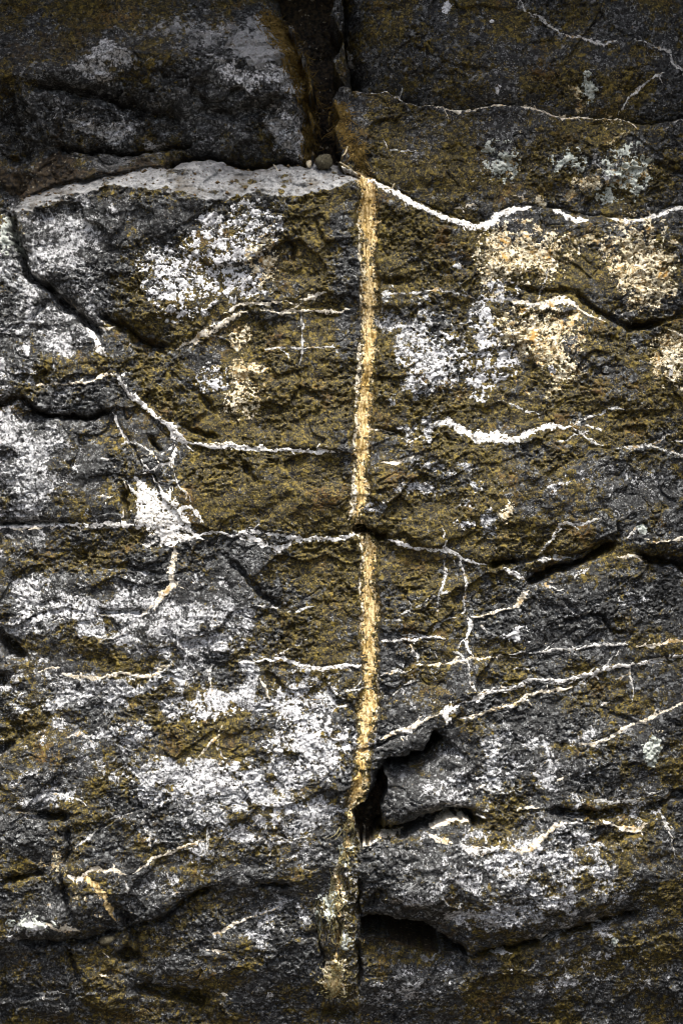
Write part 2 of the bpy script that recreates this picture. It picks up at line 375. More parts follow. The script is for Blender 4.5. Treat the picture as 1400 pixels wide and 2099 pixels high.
# pale seams: (course with half widths in mm, look)
SEAMS = [
    ([(700, 178, 3), (730, 175, 4), (770, 185, 3), (800, 190, 5), (820, 198, 8), (837, 207, 6), (870, 216, 3)], 'grey'),
    ([(870, 216, 2.5), (920, 223, 3), (945, 226, 4), (962, 223, 4), (990, 216, 2), (1050, 216, 3)], 'cream'),
    ([(1050, 214, 3), (1085, 221, 6), (1112, 226, 4), (1150, 240, 5), (1180, 241, 3), (1210, 239, 3), (1265, 240, 3), (1297, 256, 2.5)], 'cream'),
    ([(1064, -10, 2), (1080, 20, 3), (1115, 38, 2.5), (1150, 62, 2), (1200, 82, 3.5), (1240, 90, 4), (1262, 87, 3)], 'grey'),
    ([(1300, 80, 2.5), (1340, 100, 2.5), (1370, 110, 3.5), (1378, 135, 2.5), (1410, 148, 3)], 'grey'),
    ([(1360, 148, 3), (1322, 174, 3.4), (1285, 200, 2.6), (1265, 238, 2.2)], 'grey'),
    ([(1362, 250, 2), (1400, 250, 2.2)], 'grey'),
    ([(703, 345, 4), (737, 365, 6), (790, 386, 9), (830, 410, 9), (870, 428, 6), (910, 446, 7), (940, 461, 9), (975, 466, 10), (1008, 457, 11), (1030, 437, 9), (1060, 428, 7), (1088, 425, 4)], 'white'),
    ([(920, 431, 1.5), (960, 418, 2.5), (990, 413, 2)], 'cream'), ([(1046, 400, 2), (1072, 410, 4), (1086, 416, 2)], 'cream'),
    ([(1124, 427, 3), (1150, 440, 6), (1178, 450, 5), (1212, 446, 2.5)], 'white'),
    ([(1245, 445, 2), (1270, 455, 6), (1308, 456, 5), (1340, 441, 5), (1370, 431, 5), (1410, 425, 5)], 'white'),
    ([(1250, 446, 1.6), (1275, 444, 1.8), (1310, 450, 1.8)], 'cream'),
    ([(785, 280, 2), (795, 300, 2.4), (815, 308, 2.4), (850, 312, 2)], 'grey'),
    ([(780, 602, 2.6), (850, 600, 3), (910, 597, 2.6), (960, 605, 3)], 'grey'),
    ([(1000, 606, 4), (1040, 618, 4), (1080, 622, 4), (1112, 621, 8), (1150, 620, 8), (1172, 623, 5), (1190, 640, 2.5), (1240, 658, 2)], 'cream'),
    ([(1365, 674, 3), (1400, 688, 3.4), (1420, 692, 3)], 'cream'), ([(1270, 640, 2), (1300, 662, 1.8)], 'grey'),
    ([(893, 868, 7), (915, 866, 9), (950, 882, 11), (985, 896, 11), (1020, 900, 10), (1050, 900, 9), (1080, 890, 8), (1110, 877, 8), (1140, 874, 5), (1165, 875, 3)], 'white'),
    ([(1160, 876, 2.4), (1190, 866, 2.4), (1220, 850, 2.6), (1250, 838, 3), (1292, 841, 1.8)], 'grey'),
    ([(1165, 876, 2), (1185, 890, 2.4), (1203, 905, 4), (1235, 913, 4)], 'grey'), ([(1255, 921, 3.5), (1310, 916, 3.5), (1350, 901, 3), (1372, 886, 2)], 'grey'), ([(1370, 905, 2), (1410, 909, 2.6)], 'grey'),
    ([(757, 882, 4), (805, 886, 2.5)], 'cream'), ([(782, 953, 3), (815, 946, 3.5), (860, 934, 2)], 'cream'),
    ([(70, 790, 2.5), (130, 788, 3), (190, 782, 3.4), (212, 771, 4), (233, 768, 4)], 'cream'),
    ([(236, 764, 5), (248, 785, 6), (270, 808, 7), (300, 838, 7), (322, 856, 5), (345, 873, 7), (360, 890, 11), (372, 905, 11), (392, 911, 7)], 'white'),
    ([(165, 652, 3), (182, 672, 6), (194, 692, 5), (203, 712, 10), (222, 730, 9)], 'white'),
    ([(128, 604, 3), (165, 640, 4), (195, 662, 3), (212, 682, 2)], 'grey'), ([(205, 668, 3), (225, 676, 4), (246, 670, 2)], 'cream'), ([(248, 768, 6), (256, 776, 2)], 'white'),
    ([(388, 910, 6), (450, 912, 5), (480, 917, 6), (520, 922, 8), (560, 922, 6), (600, 926, 5), (650, 928, 4), (695, 931, 4)], 'white'),
    ([(420, 906, 2), (470, 909, 3), (500, 914, 2)], 'cream'),
    ([(231, 846, 3.4), (245, 872, 3.4), (262, 898, 4.5), (272, 912, 3)], 'white'), ([(240, 912, 2), (272, 908, 2), (300, 914, 2), (312, 924, 1.8)], 'grey'),
    ([(288, 937, 5), (298, 955, 3), (308, 967, 3)], 'white'), ([(291, 932, 2), (308, 928, 2.4), (317, 923, 2.6), (325, 938, 2.4), (331, 954, 2)], 'cream'),
    ([(358, 912, 7), (357, 930, 5), (357, 950, 5), (335, 952, 3.4), (318, 962, 3.4), (300, 968, 3.4), (286, 976, 3)], 'white'),
    ([(334, 928, 2), (345, 922, 3), (352, 915, 3)], 'white'),
    ([(280, 978, 7), (285, 992, 10), (291, 1005, 9), (286, 1025, 4), (281, 1045, 3)], 'white'),
    ([(308, 972, 2), (318, 988, 3.6), (328, 1004, 2.6), (342, 1024, 2.4), (350, 1040, 3)], 'white'), ([(356, 952, 1.6), (362, 974, 1.8), (370, 994, 2.2), (386, 1006, 2.2), (394, 1024, 2), (395, 1034, 1.8)], 'grey'),
    ([(364, 984, 1.6), (340, 985, 1.6), (322, 992, 1.5)], 'grey'), ([(372, 1006, 1.6), (366, 1018, 2)], 'grey'), ([(206, 1010, 2), (222, 1016, 2), (252, 1018, 1.6)], 'grey'), ([(221, 1016, 1.6), (222, 1038, 2)], 'grey'),
    ([(205, 936, 2), (225, 940, 2), (238, 966, 1.8)], 'grey'), ([(258, 990, 4), (262, 1008, 2.5)], 'cream'), ([(252, 1048, 6), (252, 1062, 3)], 'white'),
    ([(278, 1068, 10), (296, 1062, 24), (312, 1048, 24), (322, 1036, 18), (330, 1066, 30), (340, 1086, 30), (352, 1106, 18), (358, 1122, 8)], 'white'),
    ([(345, 1060, 10), (362, 1046, 7), (385, 1040, 6), (402, 1050, 6), (412, 1062, 5), (420, 1072, 3)], 'white'), ([(366, 1080, 8), (380, 1082, 6), (396, 1094, 5), (404, 1098, 3)], 'white'), ([(324, 1036, 8), (322, 1018, 3)], 'white'),
    ([(-20, 1082, 5), (50, 1082, 4), (100, 1078, 4), (130, 1072, 5), (150, 1072, 4), (190, 1076, 4), (215, 1072, 6), (245, 1074, 6), (278, 1074, 6)], 'white'),
    ([(20, 1087, 1.8), (80, 1086, 2), (120, 1081, 1.6)], 'cream'),
    ([(360, 1120, 7), (359, 1140, 6), (356, 1160, 7), (353, 1182, 6), (351, 1198, 9), (338, 1216, 7), (328, 1234, 5), (318, 1250, 3.5)], 'cream'), ([(316, 1238, 4), (300, 1252, 6), (290, 1262, 2)], 'cream'),
    ([(326, 1188, 3), (340, 1190, 2)], 'grey'), ([(260, 1300, 4), (240, 1310, 2), (205, 1310, 2)], 'grey'), ([(360, 1196, 2), (378, 1206, 2)], 'cream'), ([(452, 1096, 2), (451, 1116, 1.6)], 'grey'),
    ([(400, 1096, 3), (440, 1090, 4), (480, 1098, 4), (500, 1088, 3), (540, 1090, 3.5), (580, 1097, 4), (620, 1108, 6), (650, 1106, 6), (690, 1108, 6), (725, 1096, 6), (740, 1096, 6)], 'white'),
    ([(500, 1090, 3), (520, 1102, 5), (540, 1112, 6), (570, 1120, 8), (590, 1114, 4), (600, 1102, 2), (625, 1110, 3)], 'white'), ([(490, 1098, 3), (515, 1106, 3), (530, 1110, 2)], 'white'),
    ([(360, 718, 4), (385, 704, 4), (405, 690, 6), (440, 670, 7), (455, 664, 7), (480, 652, 5), (508, 647, 3)], 'cream'), ([(455, 645, 2.5), (500, 632, 3), (540, 625, 4), (590, 620, 3)], 'cream'),
    ([(615, 616, 4), (640, 610, 6), (672, 606, 4)], 'cream'), ([(530, 642, 2), (575, 645, 3), (600, 640, 4), (640, 640, 2), (655, 643, 3.5), (700, 642, 3), (735, 630, 2)], 'cream'),
    ([(613, 640, 2.2), (618, 670, 1.8), (620, 700, 2.4), (614, 760, 1.6)], 'grey'), ([(540, 718, 1.6), (600, 712, 2.2), (640, 710, 2.2), (700, 716, 2)], 'grey'),
    ([(480, 1357, 2), (520, 1354, 3), (560, 1354, 3), (572, 1348, 5), (590, 1358, 4), (612, 1368, 5), (650, 1371, 4), (700, 1368, 5), (738, 1360, 6)], 'white'),
    ([(70, 1378, 2), (110, 1366, 2), (130, 1374, 2)], 'cream'), ([(130, 1384, 4), (150, 1388, 5), (200, 1387, 4), (255, 1384, 3), (305, 1386, 4), (330, 1374, 3), (358, 1364, 2.5)], 'cream'),
    ([(440, 1366, 3), (432, 1386, 4), (431, 1408, 3), (430, 1440, 2)], 'grey'), ([(410, 1480, 2.5), (411, 1502, 2.5)], 'grey'), ([(528, 1382, 2), (540, 1400, 2.4), (550, 1420, 2), (552, 1460, 1.8)], 'cream'),
    ([(132, 1516, 2), (152, 1508, 2.4), (166, 1503, 2.6), (178, 1510, 2.4), (198, 1523, 2)], 'grey'), ([(396, 1560, 2), (425, 1525, 2.6), (460, 1500, 2)], 'cream'), ([(444, 1518, 2.6), (452, 1542, 2), (470, 1556, 1.8)], 'grey'),
    ([(518, 1240, 2), (545, 1238, 2.4), (566, 1244, 2)], 'grey'), ([(584, 1256, 3), (600, 1258, 3), (650, 1240, 1.8)], 'grey'), ([(660, 1446, 2), (700, 1446, 2.4), (738, 1440, 2)], 'grey'),
    ([(786, 1107, 2.5), (810, 1113, 3.5), (840, 1121, 4), (880, 1127, 4), (905, 1127, 5), (930, 1134, 6), (945, 1142, 6), (972, 1150, 4), (1000, 1158, 3.5)], 'white'),
    ([(1028, 1164, 4), (1048, 1180, 6), (1066, 1190, 6), (1076, 1198, 4)], 'white'), ([(1084, 1208, 7), (1074, 1222, 7), (1060, 1236, 5), (1040, 1244, 3), (1010, 1254, 3), (985, 1262, 3), (962, 1263, 2.5)], 'cream'),
    ([(1106, 1134, 2.4), (1115, 1128, 3), (1128, 1104, 3), (1144, 1074, 3.4), (1160, 1072, 3), (1178, 1077, 3.5), (1200, 1068, 3), (1228, 1060, 3)], 'grey'), ([(1100, 1150, 7), (1124, 1144, 6), (1150, 1140, 4), (1170, 1138, 3)], 'grey'),
    ([(1316, 1105, 2.4), (1360, 1106, 2.6), (1410, 1108, 2.6)], 'cream'), ([(1262, 1140, 2.6), (1300, 1142, 3), (1335, 1146, 3)], 'cream'), ([(1364, 1160, 3), (1404, 1172, 3)], 'grey'),
    ([(1120, 1188, 3), (1112, 1196, 4), (1140, 1210, 3.4), (1156, 1212, 3)], 'grey'), ([(1178, 1184, 6), (1196, 1172, 5), (1206, 1166, 2)], 'grey'), ([(1120, 1192, 2), (1146, 1186, 2)], 'grey'),
    ([(910, 1150, 2), (910, 1182, 2.8), (904, 1215, 2.4), (899, 1252, 2)], 'grey'), ([(944, 1152, 6), (950, 1172, 3), (953, 1200, 3), (955, 1230, 3.2), (954, 1250, 2)], 'grey'), ([(930, 1150, 4), (936, 1160, 2)], 'grey'),
    ([(958, 1266, 7), (963, 1280, 7), (964, 1294, 4), (959, 1312, 2.5), (960, 1332, 3), (972, 1346, 4)], 'white'), ([(985, 1282, 5), (995, 1300, 3)], 'grey'),
    ([(784, 1317, 4), (805, 1312, 5), (825, 1306, 4), (850, 1307, 4), (880, 1301, 4), (918, 1304, 3)], 'white'), ([(822, 1296, 2), (838, 1300, 2), (880, 1300, 2)], 'grey'), ([(842, 1320, 2), (852, 1340, 3.4), (856, 1362, 3)], 'grey'),
    ([(888, 1330, 2.4), (892, 1342, 2), (898, 1356, 2)], 'grey'), ([(785, 1268, 2), (808, 1268, 3), (822, 1270, 2)], 'grey'), ([(880, 1294, 3), (898, 1276, 3), (935, 1266, 2)], 'grey'),
    ([(780, 1380, 3), (810, 1380, 2.6), (840, 1376, 2.4)], 'grey'), ([(848, 1368, 2.6), (890, 1366, 3), (920, 1356, 3), (962, 1350, 3), (1000, 1348, 2.6), (1040, 1350, 2.4)], 'cream'),
    ([(1046, 1346, 4), (1070, 1338, 3.4), (1110, 1334, 3), (1150, 1330, 3.4), (1200, 1329, 3), (1240, 1321, 3.4), (1284, 1320, 3.6)], 'grey'), ([(1046, 1350, 2.6), (1068, 1354, 2)], 'grey'), ([(1300, 1325, 2), (1350, 1322, 2.4), (1410, 1311, 2.4)], 'cream'),
    ([(970, 1432, 3), (1000, 1420, 4), (1030, 1410, 3.4), (1060, 1404, 3.4), (1120, 1396, 3.4), (1160, 1401, 2.4)], 'grey'), ([(1160, 1401, 3), (1185, 1390, 4), (1230, 1378, 3.4), (1260, 1370, 3), (1300, 1363, 4)], 'grey'), ([(1320, 1356, 2.6), (1370, 1350, 3), (1412, 1336, 3)], 'grey'),
    ([(1086, 1432, 2), (1110, 1420, 2.4), (1150, 1410, 3), (1168, 1408, 2)], 'cream'), ([(1030, 1418, 4), (1044, 1424, 3), (1048, 1440, 1.8)], 'grey'),
    ([(898, 1466, 9), (914, 1462, 15), (930, 1456, 11), (944, 1444, 4)], 'white'), ([(946, 1470, 3), (975, 1464, 3), (1010, 1456, 3), (1036, 1450, 2.6)], 'grey'), ([(866, 1478, 6), (845, 1492, 4), (825, 1506, 5), (804, 1516, 3)], 'grey'),
    ([(1190, 1524, 2), (1215, 1519, 3.4), (1250, 1511, 3.4), (1282, 1500, 2.6), (1300, 1486, 3), (1314, 1478, 2)], 'grey'), ([(1334, 1468, 2), (1370, 1456, 2), (1410, 1436, 2)], 'cream'),
    ([(1293, 1366, 2.6), (1294, 1390, 2.2), (1292, 1440, 2)], 'grey'), ([(1262, 1396, 2), (1290, 1388, 2.2)], 'grey'),
    ([(738, 1740, 2), (775, 1724, 3.5), (800, 1717, 4), (836, 1708, 3)], 'cream'), ([(880, 1695, 4), (905, 1685, 7), (930, 1680, 6), (968, 1682, 3)], 'cream'), ([(882, 1705, 6), (905, 1718, 7), (930, 1732, 6)], 'cream'),
    ([(945, 1728, 4), (962, 1742, 7), (985, 1738, 8), (1005, 1738, 6), (1020, 1736, 4)], 'grey'), ([(985, 1700, 4), (994, 1722, 8)], 'grey'), ([(1030, 1742, 3), (1055, 1740, 6), (1080, 1735, 7), (1100, 1726, 6), (1118, 1712, 6), (1134, 1696, 6), (1150, 1688, 5), (1164, 1685, 2.5)], 'cream'),
    ([(1164, 1688, 2.4), (1190, 1688, 2.6), (1214, 1686, 2)], 'grey'), ([(1226, 1678, 3), (1250, 1690, 4), (1272, 1700, 4), (1296, 1703, 5), (1312, 1696, 5), (1326, 1689, 5)], 'cream'),
    ([(1206, 1639, 4), (1230, 1642, 4), (1248, 1646, 5), (1280, 1646, 5), (1312, 1645, 4)], 'grey'), ([(1056, 1664, 4), (1075, 1656, 4), (1108, 1650, 2)], 'cream'), ([(975, 1668, 7), (990, 1670, 8), (1000, 1676, 2)], 'white'),
    ([(972, 1617, 6), (985, 1614, 5), (1002, 1608, 2)], 'cream'), ([(1136, 1606, 1.8), (1150, 1595, 2.4), (1166, 1586, 3)], 'cream'), ([(1354, 1642, 3), (1372, 1640, 4), (1388, 1626, 2.4)], 'cream'), ([(1344, 1650, 2), (1360, 1672, 2), (1376, 1720, 2.4), (1390, 1762, 2)], 'grey'),
    ([(1256, 1890, 3), (1280, 1893, 3.4), (1308, 1880, 3)], 'grey'), ([(982, 1974, 8), (996, 1972, 8)], 'white'), ([(1010, 1978, 3), (1035, 1972, 3), (1056, 1970, 2)], 'grey'), ([(1100, 1935, 2), (1150, 1925, 2.6), (1200, 1912, 2)], 'grey'),
    ([(158, 1735, 5), (172, 1724, 4), (190, 1716, 3.4), (204, 1700, 3.4)], 'grey'), ([(218, 1681, 3), (240, 1674, 3.4), (272, 1663, 3)], 'grey'), ([(300, 1664, 2.4), (298, 1690, 2.2), (310, 1716, 3), (314, 1744, 2)], 'grey'),
    ([(268, 1790, 2), (310, 1765, 2.6), (340, 1752, 4), (364, 1736, 4), (400, 1728, 3), (425, 1722, 2)], 'cream'), ([(425, 1690, 3), (426, 1720, 3.4), (430, 1748, 2)], 'grey'), ([(135, 1790, 4), (160, 1800, 4), (178, 1794, 4), (205, 1780, 3.4), (235, 1780, 4), (258, 1788, 3.4)], 'cream'),
    ([(182, 1798, 6), (200, 1814, 8), (210, 1830, 6), (218, 1848, 7), (226, 1868, 5), (236, 1896, 4)], 'streak'), ([(258, 1800, 3), (264, 1822, 4), (266, 1834, 2)], 'grey'), ([(430, 1926, 4), (450, 1918, 4), (478, 1902, 4), (494, 1896, 2.4), (540, 1878, 2), (564, 1866, 2)], 'cream'),
    ([(415, 1962, 3), (440, 1960, 3.4), (462, 1956, 2.6)], 'cream'), ([(92, 1842, 3), (104, 1860, 4), (112, 1866, 3)], 'grey'), ([(96, 1888, 4), (110, 1902, 6), (135, 1906, 7), (160, 1912, 5)], 'cream'), ([(36, 1664, 2.4), (56, 1666, 3), (84, 1674, 2)], 'cream'),
    ([(60, 2056, 3), (90, 2054, 4), (125, 2048, 3)], 'grey'), ([(40, 1798, 2), (62, 1794, 3), (82, 1788, 3)], 'grey'), ([(188, 2005, 2), (202, 2014, 2.6), (226, 2012, 2)], 'cream'), ([(440, 2052, 2), (462, 2062, 3), (470, 2072, 3)], 'cream'), ([(208, 1960, 2), (220, 1975, 2.6)], 'cream'),
    ([(712, 70, 3), (720, 100, 6), (728, 116, 7)], 'grey'), ([(1285, 1108, 8), (1300, 1080, 3)], 'grey'),
]
SEAMS += [([(322, 1052, 14), (304, 1018, 13), (290, 1000, 8)], 'white'), ([(345, 1075, 14), (378, 1070, 11), (392, 1082, 6)], 'white'), ([(300, 1070, 14), (276, 1082, 6)], 'white'), ([(300, 1030, 10), (276, 1010, 4), (262, 990, 2)], 'white'), ([(352, 1100, 12), (392, 1104, 6), (420, 1096, 3)], 'white'), ([(330, 1046, 10), (344, 1018, 5), (352, 998, 2.5)], 'white'),
          ([(940, 1446, 3.5), (1000, 1424, 4), (1080, 1400, 4.2), (1180, 1388, 4), (1300, 1362, 4.6), (1410, 1338, 4)], 'white'), ([(780, 1512, 3), (850, 1486, 4.5), (900, 1466, 4.5)], 'cream'), ([(950, 1470, 3), (1040, 1449, 3.4), (1110, 1421, 3.2), (1170, 1407, 3)], 'cream'), ([(1190, 1524, 3), (1250, 1511, 4), (1300, 1486, 3.6), (1410, 1436, 3)], 'cream')]
VEINED = np.zeros(X.shape, np.float32)
for pts, kind in SEAMS:
    if max(p[2] for p in pts) >= 3.4:
        s, d, side, al, w, run = line_field(pts, max(p[2] for p in pts) * 2 + 4)
        VEINED[s] = np.maximum(VEINED[s], sstep(w * 1.7 + 1, w * .7, d))

# roughness of the stone
smooth = np.clip(LEDGE, 0, 1)
for cx, cy, rx, ry in [(540, 105, 80, 30), (430, 60, 180, 60), (280, 315, 150, 16), (80, 230, 16, 70), (880, 1960, 60, 18), (60, 80, 200, 70)]:
    s = box_of(cx - 2 * rx, cx + 2 * rx, cy - 2 * ry, cy + 2 * ry, 30)
    smooth[s] = np.maximum(smooth[s], 0.85 * np.exp(-(((WX[s] - cx) / rx) ** 2 + ((WY[s] - cy) / ry) ** 2) ** 2))
rough = (1 - 0.55 * smooth) * (1 - 0.75 * GROOVE) * (1 - .5 * VEINED)
ca, sa = math.cos(0.30), math.sin(0.30)
U1, V1 = X * ca - Y * sa, X * sa + Y * ca           # foliation rises to the right
fac1, gap1 = facets(U1 / 62 + 0.25 * gnoise(X / 30, Y / 30, 41), V1 / 36 + 0.25 * gnoise(X / 30, Y / 30, 42), 1, 2.2)
fac2, gap2 = facets(U1 / 21 + 0.3 * gnoise(X / 11, Y / 11, 43), V1 / 13 + 0.3 * gnoise(X / 11, Y / 11, 44), 2, 2.4)
fac3, gap3 = facets(X / 7.6 + 0.3 * gnoise(X / 5, Y / 5, 45), Y / 6.2 + 0.3 * gnoise(X / 5, Y / 5, 46), 3, 1.6)
patchy = sstep(-0.5, 0.5, fbm(X / 120, Y / 120, 2, 47))
fine = (X > -26) & (X < 1426) & (Y > -26) & (Y < 2126)
fac0, gap0 = facets(U1 / 170 + .3 * gnoise(X / 70, Y / 70, 74), V1 / 105 + .3 * gnoise(X / 70, Y / 70, 75), 5, 2.4)
amp = .16 + .98 * sstep(-.45, .6, fbm(X / 150, Y / 110, 3, 76))          # some faces are broken smooth, some crumble
crag = 1 + 1.3 * (LAB == 1) * sstep(-10, 40, WY - edge_y)
H += rough * crag * (9 * fac0 + 4.0 * fac1 * (.5 + amp) + (2.4 + 1.6 * patchy) * amp * fac2 - 2.4 * patchy * amp * sstep(0.16, 0.0, gap2) - 1.5 * sstep(.05, 0, gap1) * patchy)
H += 5.0 * rough * crag * fbm(X / 70, Y / 52, 3, 48)
fol = gnoise(U1 / 38 + gnoise(X / 40, Y / 40, 56), V1 / 11 + 1.4 * gnoise(X / 50, Y / 50, 57), 49)
H += 2.4 * rough * fol * (.3 + .7 * sstep(1300, 1750, Y)) * sstep(-.4, .4, fbm(X / 90, Y / 90, 2, 58))
H += np.where(fine, rough * amp * (1.5 * fac3 - 1.8 * sstep(0.3, 0.0, gap3) + 1.0 * gnoise(X / 4.6, Y / 4.6, 50)), 0)
pit = gnoise(X / 12, Y / 9, 59) + .6 * gnoise(X / 5.5, Y / 4.5, 60)
H -= np.where(fine, rough * 7.0 * amp * sstep(.25, .75, pit), 0)
H += np.where(fine, rough * 1.8 * amp * fbm(X / 15, Y / 11, 2, 64), 0)
H += np.where(fine, smooth * (3.2 * fbm(X / 46, Y / 14, 3, 51) + 1.4 * fbm(X / 9, Y / 7, 2, 52) + 3.2 * facets(X / 34, Y / 15, 7, 1.8)[0]), 0)
# stringy weathering of the column below the streak
H += np.where(LAB == 16, 4.5 * gnoise(X / 9 + .8 * gnoise(X / 30, Y / 30, 77), Y / 60, 78) + 3 * gnoise(X / 5, Y / 26, 79), 0)
frac = np.abs(gnoise(X / 150 + .5 * gnoise(X / 60, Y / 60, 65), Y / 95 + .5 * gnoise(X / 60, Y / 60, 66), 67) + .25 * gnoise(X / 40, Y / 40, 68))
H -= np.where(fine, rough * 7 * sstep(.03, .0, frac) * sstep(-.1, .45, fbm(X / 130, Y / 110, 2, 69)), 0)
frac = np.abs(gnoise(U1 / 75, V1 / 34, 71) + .3 * gnoise(X / 22, Y / 22, 72))
H -= np.where(fine, rough * 3 * sstep(.05, .0, frac) * sstep(0, .5, fbm(X / 90, Y / 80, 2, 73)), 0)

# the cliff goes on outside the picture; buttresses, brow and undercut foot are added to darken the edges
rough_out = 60 * fbm(X / 300, Y / 300, 4, 55)
ex = np.maximum(0, np.abs(X - 700) - 716) / 330
et = np.maximum(0, -45 - Y) / 620
H += 840 * sstep(0, 1, ex) + 500 * sstep(0, 1, et) + np.clip(ex * 3 + et * 3, 0, 1) * rough_out
H -= 110 * np.clip((Y - 1700) / 460, 0, 1.6) ** 2

# ------------------------------------------------------------------ what grows on and stains the stone, with some painted highlights (0..1 densities)
WHITE = np.zeros(X.shape, np.float32)
TANL = np.zeros(X.shape, np.float32)
OLIVE = (0.56 + 0.42 * fbm(X / 120, Y / 95, 4, 61)).astype(np.float32)
SOIL = np.zeros(X.shape, np.float32)


def dab(A, cx, cy, rx, ry, amp, mx=True, sharp=1.0):
    s = box_of(cx - 2 * rx, cx + 2 * rx, cy - 2 * ry, cy + 2 * ry, 60)
    g = amp * np.exp(-((((BX[s] - cx) / rx) ** 2 + ((BY[s] - cy) / ry) ** 2) ** sharp) * 0.9)
    if mx:
        A[s] = np.maximum(A[s], g)
    else:
        A[s] += g


for w in [(280, 1290, 200, 100, .66), (400, 1275, 130, 80, .72), (330, 1450, 360, 150, .55), (520, 1680, 220, 110, .55), (1120, 1790, 300, 150, .55), (60, 600, 110, 220, .5), (50, 950, 130, 170, .55), (150, 1240, 110, 40, .62), (64, 1222, 36, 40, .95), (90, 1270, 90, 40, .6), (400, 1430, 330, 80, .72), (610, 1420, 110, 70, .62),
          (645, 1530, 110, 70, .82), (290, 1560, 130, 60, .62), (450, 1605, 250, 70, .84), (600, 1660, 130, 70, .74), (120, 1430, 130, 60, .66), (70, 1620, 100, 60, .46),
          (340, 1820, 90, 36, .5), (560, 1900, 150, 60, .4), (480, 1720, 160, 60, .52), (50, 560, 50, 60, .62), (130, 640, 90, 70, .62), (150, 690, 60, 40, .6), (30, 770, 60, 50, .72),
          (45, 940, 80, 120, .86), (30, 1060, 60, 40, .6), (20, 1130, 40, 40, .6), (130, 500, 90, 85, .74), (120, 430, 60, 30, .5), (200, 255, 80, 30, .85), (575, 170, 66, 40, .95),  # dabs on the jutting block paint grey highlights onto its shaded face
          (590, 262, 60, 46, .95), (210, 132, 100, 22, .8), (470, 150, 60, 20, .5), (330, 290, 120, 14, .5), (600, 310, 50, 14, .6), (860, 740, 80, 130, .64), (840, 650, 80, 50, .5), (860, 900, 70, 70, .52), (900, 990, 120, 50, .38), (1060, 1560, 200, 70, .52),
          (930, 1620, 90, 60, .55), (1120, 1780, 230, 90, .72), (1060, 1880, 170, 60, .68), (840, 1840, 100, 50, .46), (1310, 1800, 90, 70, .45), (850, 2050, 160, 50, .4), (1230, 2000, 200, 70, .42),
          (1270, 990, 110, 70, .34), (1230, 1240, 150, 60, .3), (940, 1640, 60, 30, .6), (985, 1060, 50, 20, .66), (1150, 1000, 50, 40, .36), (780, 1000, 40, 60, .4), (870, 1440, 60, 90, .36),
          (1250, 360, 40, 40, .6), (1020, 330, 60, 60, .4), (420, 60, 90, 40, .3), (1270, 1640, 90, 40, .5), (60, 1900, 40, 22, .55), (740, 1360, 30, 60, .2), (860, 300, 60, 40, .3)]:
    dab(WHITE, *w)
for h in [(370, 1512, 58, 42, -.7), (230, 1350, 46, 34, -.7), (470, 1478, 44, 40, -.65), (520, 1570, 26, 26, -.6), (450, 1392, 36, 26, -.5), (205, 1490, 70, 22, -.5), (520, 1640, 22, 22, -.5),
          (560, 1400, 30, 26, -.4), (300, 1440, 50, 18, -.5), (230, 1620, 50, 24, -.4), (990, 1740, 30, 26, -.5), (1190, 1830, 24, 26, -.6), (1110, 1790, 20, 20, -.5), (1340, 1760, 40, 60, -.4),
          (130, 1320, 60, 22, -.4), (660, 1620, 24, 20, -.4), (700, 1470, 24, 60, -.3), (910, 1715, 20, 20, -.3)]:
    dab(WHITE, *h, mx=False, sharp=2.0)
for t in [(1080, 515, 84, 46, .8), (1020, 540, 34, 50, .7), (1310, 545, 56, 72, .95), (1100, 685, 78, 46, .85), (1160, 760, 44, 40, .62), (1380, 745, 36, 44, .8), (1205, 380, 30, 16, .8),
          (1290, 345, 60, 40, .5), (1230, 500, 60, 40, .5), (1040, 345, 46, 40, .46), (490, 800, 60, 46, .5), (540, 520, 30, 40, .5), (1180, 200, 20, 26, .5), (1250, 270, 70, 16, .44), (195, 1820, 26, 50, .4),
          (120, 1760, 24, 50, .45), (1090, 800, 60, 26, .45), (1310, 1730, 40, 30, .3)]:
    dab(TANL, *t)
for g in [(330, 480, 160, 60, -.2), (1280, 990, 130, 80, -.4), (1160, 1270, 220, 70, -.45), (1080, 1480, 140, 60, -.35), (860, 1640, 80, 50, -.6), (840, 1800, 110, 70, -.5), (400, 1240, 140, 90, -.45),
          (130, 500, 100, 100, -.6), (100, 650, 120, 80, -.5), (60, 940, 110, 120, -.5), (320, 220, 330, 90, -.5), (560, 90, 120, 60, -.8), (1000, 130, 200, 100, .0), (820, 130, 90, 90, -.1),
          (470, 1160, 60, 60, -.4), (560, 820, 140, 90, .25), (600, 1020, 110, 60, .25), (1160, 860, 160, 70, .25), (1020, 1110, 140, 50, .3), (300, 650, 100, 70, .25), (860, 1200, 90, 90, .15),
          (120, 1800, 220, 160, -.22), (60, 1350, 160, 120, -.2), (250, 2000, 250, 90, -.1), (560, 1900, 140, 80, -.2), (640, 1250, 90, 100, .2), (840, 530, 70, 80, .05), (600, 480, 120, 80, .2), (900, 330, 200, 80, .1), (1100, 1580, 160, 50, -.2),
          (800, 2050, 130, 60, -.5), (700, 560, 24, 180, -.4), (800, 1480, 60, 120, -.4), (720, 700, 20, 300, -.3), (150, 60, 200, 60, .2), (380, 1510, 60, 50, .5), (230, 1350, 50, 40, .4), (470, 1480, 50, 50, .4)]:
    dab(OLIVE, *g, mx=False)
for q in [(80, 365, 130, 40, .95), (280, 340, 120, 12, .7), (560, 335, 110, 9, .8), (110, 90, 230, 70, .5), (860, 1945, 80, 22, .9), (110, 300, 26, 36, .6), (400, 395, 60, 5, .5)]:
    dab(SOIL, *q)
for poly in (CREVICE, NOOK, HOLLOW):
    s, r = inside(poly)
    SOIL[s] = np.where(r, 0.75, SOIL[s])
